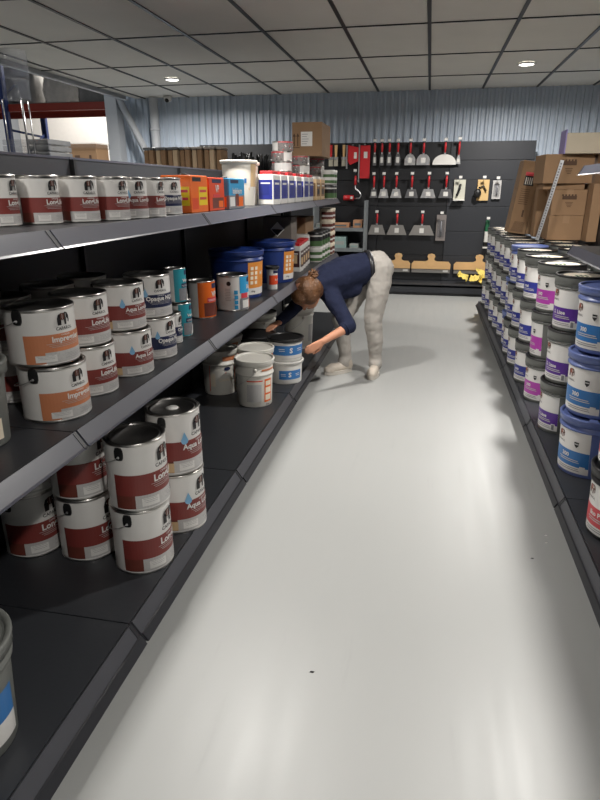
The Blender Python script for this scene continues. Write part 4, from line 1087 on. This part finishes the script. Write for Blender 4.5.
# joints
PEL = V(-.36, 4.66, .84); WAI = V(-.48, 4.62, .825); MID = V(-.60, 4.57, .79); CHE = V(-.725, 4.49, .735); NB = V(-.775, 4.40, .715)
HEAD = V(-.81, 4.27, .672)
LH = V(-.325, 4.60, .83); RH = V(-.40, 4.73, .82)
LK = V(-.362, 4.58, .445); LA = V(-.335, 4.64, .10)
RK = V(-.615, 4.63, .43); RA_ = V(-.575, 4.63, .10)
LS = V(-.655, 4.385, .64); LE = V(-.50, 4.21, .465); LW = V(-.665, 4.06, .385)
RS = V(-.86, 4.56, .66); RE = V(-.985, 4.50, .505); RW = V(-1.035, 4.30, .455)
# head frame
up = V(-.50, -.80, .28).normalized(); fw = V(-.40, -.05, -.90); fw = (fw-up*fw.dot(up)).normalized(); sd = up.cross(fw).normalized()
def H(u, f_, s): return HEAD+up*u+fw*f_+sd*s
def hand(wrist, dirv, palm_n, mirror=1, curl=.6):
    """palm and five unequal bent fingers"""
    d = dirv.normalized(); n = (palm_n-d*palm_n.dot(d)).normalized(); s = d.cross(n)*mirror
    ch = []
    for k in (-1.2, -.4, .4, 1.2): ch.append([(wrist+d*.01+s*k*.010, .014), (wrist+d*.085+s*k*.018, .0115)])
    Ls = (.062, .074, .068, .052)
    for k, L in zip((1.5, .5, -.5, -1.5), Ls):
        p = wrist+d*.085+s*k*.0165
        a1 = (d+n*.15*curl).normalized(); p1 = p+a1*L*.45; a2 = (d+n*curl).normalized(); p2 = p1+a2*L*.32; a3 = (d*.6+n*curl*1.3).normalized(); p3 = p2+a3*L*.26
        ch.append([(p, .0095), (p1, .0088), (p2, .008), (p3, .0068)])
    t0 = wrist+d*.02+s*.018; t1 = t0+(d*.6+s*.7+n*.3).normalized()*.04; t2 = t1+(d*.9+s*.25+n*.4).normalized()*.03; t3 = t2+(d+n*.3).normalized()*.022
    ch.append([(t0, .013), (t1, .0105), (t2, .009), (t3, .0075)])
    return ch
chains = [
    [(PEL, .10), (WAI, .085), (MID, .10), (CHE, .112), (NB, .062)],
    [(NB, .052), (HEAD-up*.06-fw*.01, .05)],
    [(H(.035, -.01, 0), .088)], [(H(.06, -.035, 0), .083)], [(H(-.02, .02, 0), .075)], [(H(-.055, .045, 0), (.052,)*3), (H(-.085, .062, 0), .030)],
    [(H(.0, .088, 0), .011), (H(-.025, .108, 0), .014)],                                        # nose
    [(H(-.056, .092, -.016), .008), (H(-.056, .097, 0), .0095), (H(-.056, .092, .016), .008)],  # lips
    [(H(-.01, -.005, .085), (.012, .02, .02))], [(H(-.01, -.005, -.085), (.012, .02, .02))],    # ears
    [(H(.018, .078, -.035), .018), (H(.018, .078, .035), .018)],                                # brow
    [(LS, .052), (LE, .038), (LW, .024)], [(RS, .052), (RE, .038), (RW, .024)],
    [(CHE, .09), (LS, .055)], [(CHE, .09), (RS, .055)],
    [(PEL, .095), (LH, .085)], [(PEL, .095), (RH, .085)],
    [(LH, .078), (LK, .052), (LA, .032)], [(RH, .078), (RK, .052), (RA_, .032)],
    [(LA, .030), (V(-.340, 4.60, .06), .022)], [(RA_, .030), (V(-.585, 4.61, .06), .022)]]
LHd = (V(-.755, 3.965, .335)-LW); RHd = (V(-1.075, 4.20, .435)-RW)
chains += hand(LW, LHd, V(-.8, .2, -.2), 1, .45)+hand(RW+V(0, 0, .0), RHd, V(0, 0, -1), -1, .25)
adopt(blob_mesh('body', chains, skin, .006, 4))
# eyes, lashes line, mouth
for s_ in (-1, 1):
    e = MB(); e.ball(tuple(H(.004, .083, s_*.032)), (.012,)*3, plastic_white, n=12); e.ball(tuple(H(.003, .092, s_*.032)), (.0055,)*3, ink, n=10); adopt(e.build('eye'))
# jumper
jc = [[(WAI+V(.03, 0, .0), (.115, .155, .118)), (V(-.52, 4.60, .80), (.13, .17, .135)), (V(-.60, 4.56, .775), (.13, .175, .145)), (V(-.70, 4.50, .74), (.125, .165, .13)), (V(-.755, 4.45, .72), (.09, .13, .10)), (NB+V(.0, .0, .0), (.066, .066, .066))],
      [(CHE, .11), (LS, .072)], [(CHE, .11), (RS, .072)],
      [(LS, .074), (LS.lerp(LE, .5), .062), (LE, .054), (LE.lerp(LW, .14), .050)],
      [(RS, .074), (RS.lerp(RE, .5), .060), (RE, .050), (RE.lerp(RW, .88), .040)],
      [(V(-.53, 4.52, .70), (.09, .06, .08)), (V(-.63, 4.48, .66), (.08, .06, .06))]]
adopt(blob_mesh('jumper', jc, navycloth, .0075, 8, disp=.006))
b = MB()
def ringtube(c, axis, r, rr, m, mb, n=24, squash=1.0):
    ax = axis.normalized(); x = ax.cross(V(0,0,1)).normalized(); y_ = ax.cross(x)
    mb.tube([c+x*cos(2*pi*k/n)*r+y_*sin(2*pi*k/n)*r*squash for k in range(n)], rr, m, n=8, closed=True)
ringtube(LE.lerp(LW, .16), LW-LE, .046, .006, navycloth, b)
adopt(b.build('cuff'))
# trousers
tc_ = [[(PEL, (.118, .135, .116)), (WAI+V(.02, .005, .0), (.10, .135, .108))],
      [(PEL, .112), (LH, .102)], [(PEL, .118), (RH, .108)],
      [(LH, .102), (V(-.335, 4.58, .66), .089), (LK, .073), (V(-.345, 4.60, .30), .064), (V(-.335, 4.635, .12), .052), (V(-.335, 4.625, .085), .054)],
      [(RH, .108), (V(-.505, 4.69, .64), .090), (RK, .072), (V(-.60, 4.64, .30), .062), (V(-.575, 4.64, .12), .050), (V(-.580, 4.625, .085), .053)]]
adopt(blob_mesh('trousers', tc_, trouser, .0075, 6, disp=.007))
b = MB(); ax = (WAI-PEL); c0 = PEL.lerp(WAI, .48)
n = 30; x_ = ax.normalized().cross(V(0,0,1)).normalized(); y_ = ax.normalized().cross(x_)
vs = []; fs = []
for k in range(n):
    q = 2*pi*k/n; rad = x_*cos(q)*.142+y_*sin(q)*.124
    for da, dr in ((-.016, 1.0), (.016, 1.0), (.016, 1.035), (-.016, 1.035)): vs.append(c0+ax.normalized()*da+rad*dr)
for k in range(n):
    j = (k+1) % n
    for e in range(4): fs.append((k*4+e, k*4+(e+1) % 4, j*4+(e+1) % 4, j*4+e))
b.add(vs, fs, beltmat, True); adopt(b.build('belt'))
# shoes
def shoe(heel, toe, ank):
    d = (toe-heel).normalized(); L = (toe-heel).length; s = V(-d.y, d.x, 0)
    up_ = [[(heel+d*.035+V(0,0,.050), .036), (heel+d*.10+V(0,0,.048), .038), (toe-d*.075+V(0,0,.046), .042), (toe-d*.035+V(0,0,.036), .034)], [(heel+d*.035+V(0,0,.055), .040), (heel+d*.05+V(0,0,.085), .044), (heel+d*.06+V(0,0,.10), .040)],
           [(toe-d*.06+s*.012+V(0,0,.034), .031)], [(toe-d*.06-s*.012+V(0,0,.034), .031)]]
    o = adopt(blob_mesh('shoe', up_, shoemat, .005, 3))
    for v in o.data.vertices: v.co.z = max(v.co.z, .016)
    so = MB(); pts = []
    for k in range(28):
        q = 2*pi*k/28; u = cos(q); w_ = sin(q)
        wid = .043+.007*max(0, u)
        pts.append(heel+d*(L/2+u*L/2)+s*(w_*wid*(1-.25*max(0, -u))))
    poly = [(p.x, p.y) for p in pts]
    so.prism(poly, 'z', 0.0005, .030, solemat); adopt(so.build('shoe_sole'))
    la = MB()
    for k in range(5):
        p = heel+d*(.105+.022*k); z = .094-.008*k
        la.tube([p+s*.026+V(0,0,z-.012), p+V(0,0,z), p-s*.026+V(0,0,z-.012)], .0032, plastic_white, n=6)
    adopt(la.build('shoelaces'))
shoe(V(-.325, 4.70, 0), V(-.352, 4.435, 0), LA)
shoe(V(-.525, 4.665, 0), V(-.725, 4.50, 0), RA_)
# hair with bun
hc = [[(H(.045, -.032, 0), .098)], [(H(.01, -.045, 0), .09)], [(H(-.035, -.045, 0), .07)], [(H(.075, .015, 0), .072)], [(H(.03, -.01, .04), .07)], [(H(.03, -.01, -.04), .07)]]
def strands(mb): pass
hair = adopt(blob_mesh('hair', hc, hairmat, .006, 4, disp=.002))
BUN = H(.035, -.145, 0)
b = MB()
random.seed(5)
for k in range(9):
    q0 = random.uniform(0, 6.28); tilt = V(random.uniform(-1, 1), random.uniform(-1, 1), random.uniform(-1, 1)).normalized()
    x1 = tilt.cross(V(0,0,1)).normalized(); y1 = tilt.cross(x1); r = random.uniform(.013, .024)
    b.tube([BUN+x1*cos(q0+i*.5)*r+y1*sin(q0+i*.5)*r+tilt*.003*i for i in range(13)], .0085, hairmat, n=6)
b.ball(tuple(BUN), .024, hairmat, n=12)
for k in range(7):
    dd = (-fw+V(random.uniform(-.7, .7), random.uniform(-.7, .7), random.uniform(-.3, .5))).normalized()
    b.tube([BUN, BUN+dd*.03, BUN+dd*.048+V(0, 0, .006)], [.005, .003, .001], hairmat, n=5)
adopt(b.build('hair_bun'))
# ------------------------------------------------------------------ camera and world
f = 600.0; a = Vector((130.0, -212.0, f)).normalized()
upv = a.cross(Vector((1, 0, 0))).normalized()
if upv.y > 0: upv = -upv
rt = Vector(upv).cross(a)
if rt.x < 0: rt = -rt
Mw = Matrix((rt, a, upv))     # rows: world axes in camera coordinates (x right, y down, z forward)
cx, cy, cz = Mw.col[0], Mw.col[1], Mw.col[2]
cam = bpy.data.cameras.new('camera'); cam.sensor_fit = 'VERTICAL'; cam.sensor_height = 36; cam.lens = 27.0; cam.clip_end = 60
co = bpy.data.objects.new('camera', cam); col.objects.link(co)
R3x = Matrix((( cx[0], -cy[0], -cz[0]), (cx[1], -cy[1], -cz[1]), (cx[2], -cy[2], -cz[2])))
co.matrix_world = Matrix.Translation((0, 0, 1.4)) @ R3x.to_4x4()
scene.camera = co
w = bpy.data.worlds.new('world'); scene.world = w; w.use_nodes = True
w.node_tree.nodes['Background'].inputs[0].default_value = (.8, .9, 1, 1); w.node_tree.nodes['Background'].inputs[1].default_value = .12
scene.view_settings.view_transform = 'Standard'; scene.view_settings.look = 'None'; scene.view_settings.gamma = 1; scene.view_settings.use_curve_mapping = False
scene.view_settings.exposure = 0.0
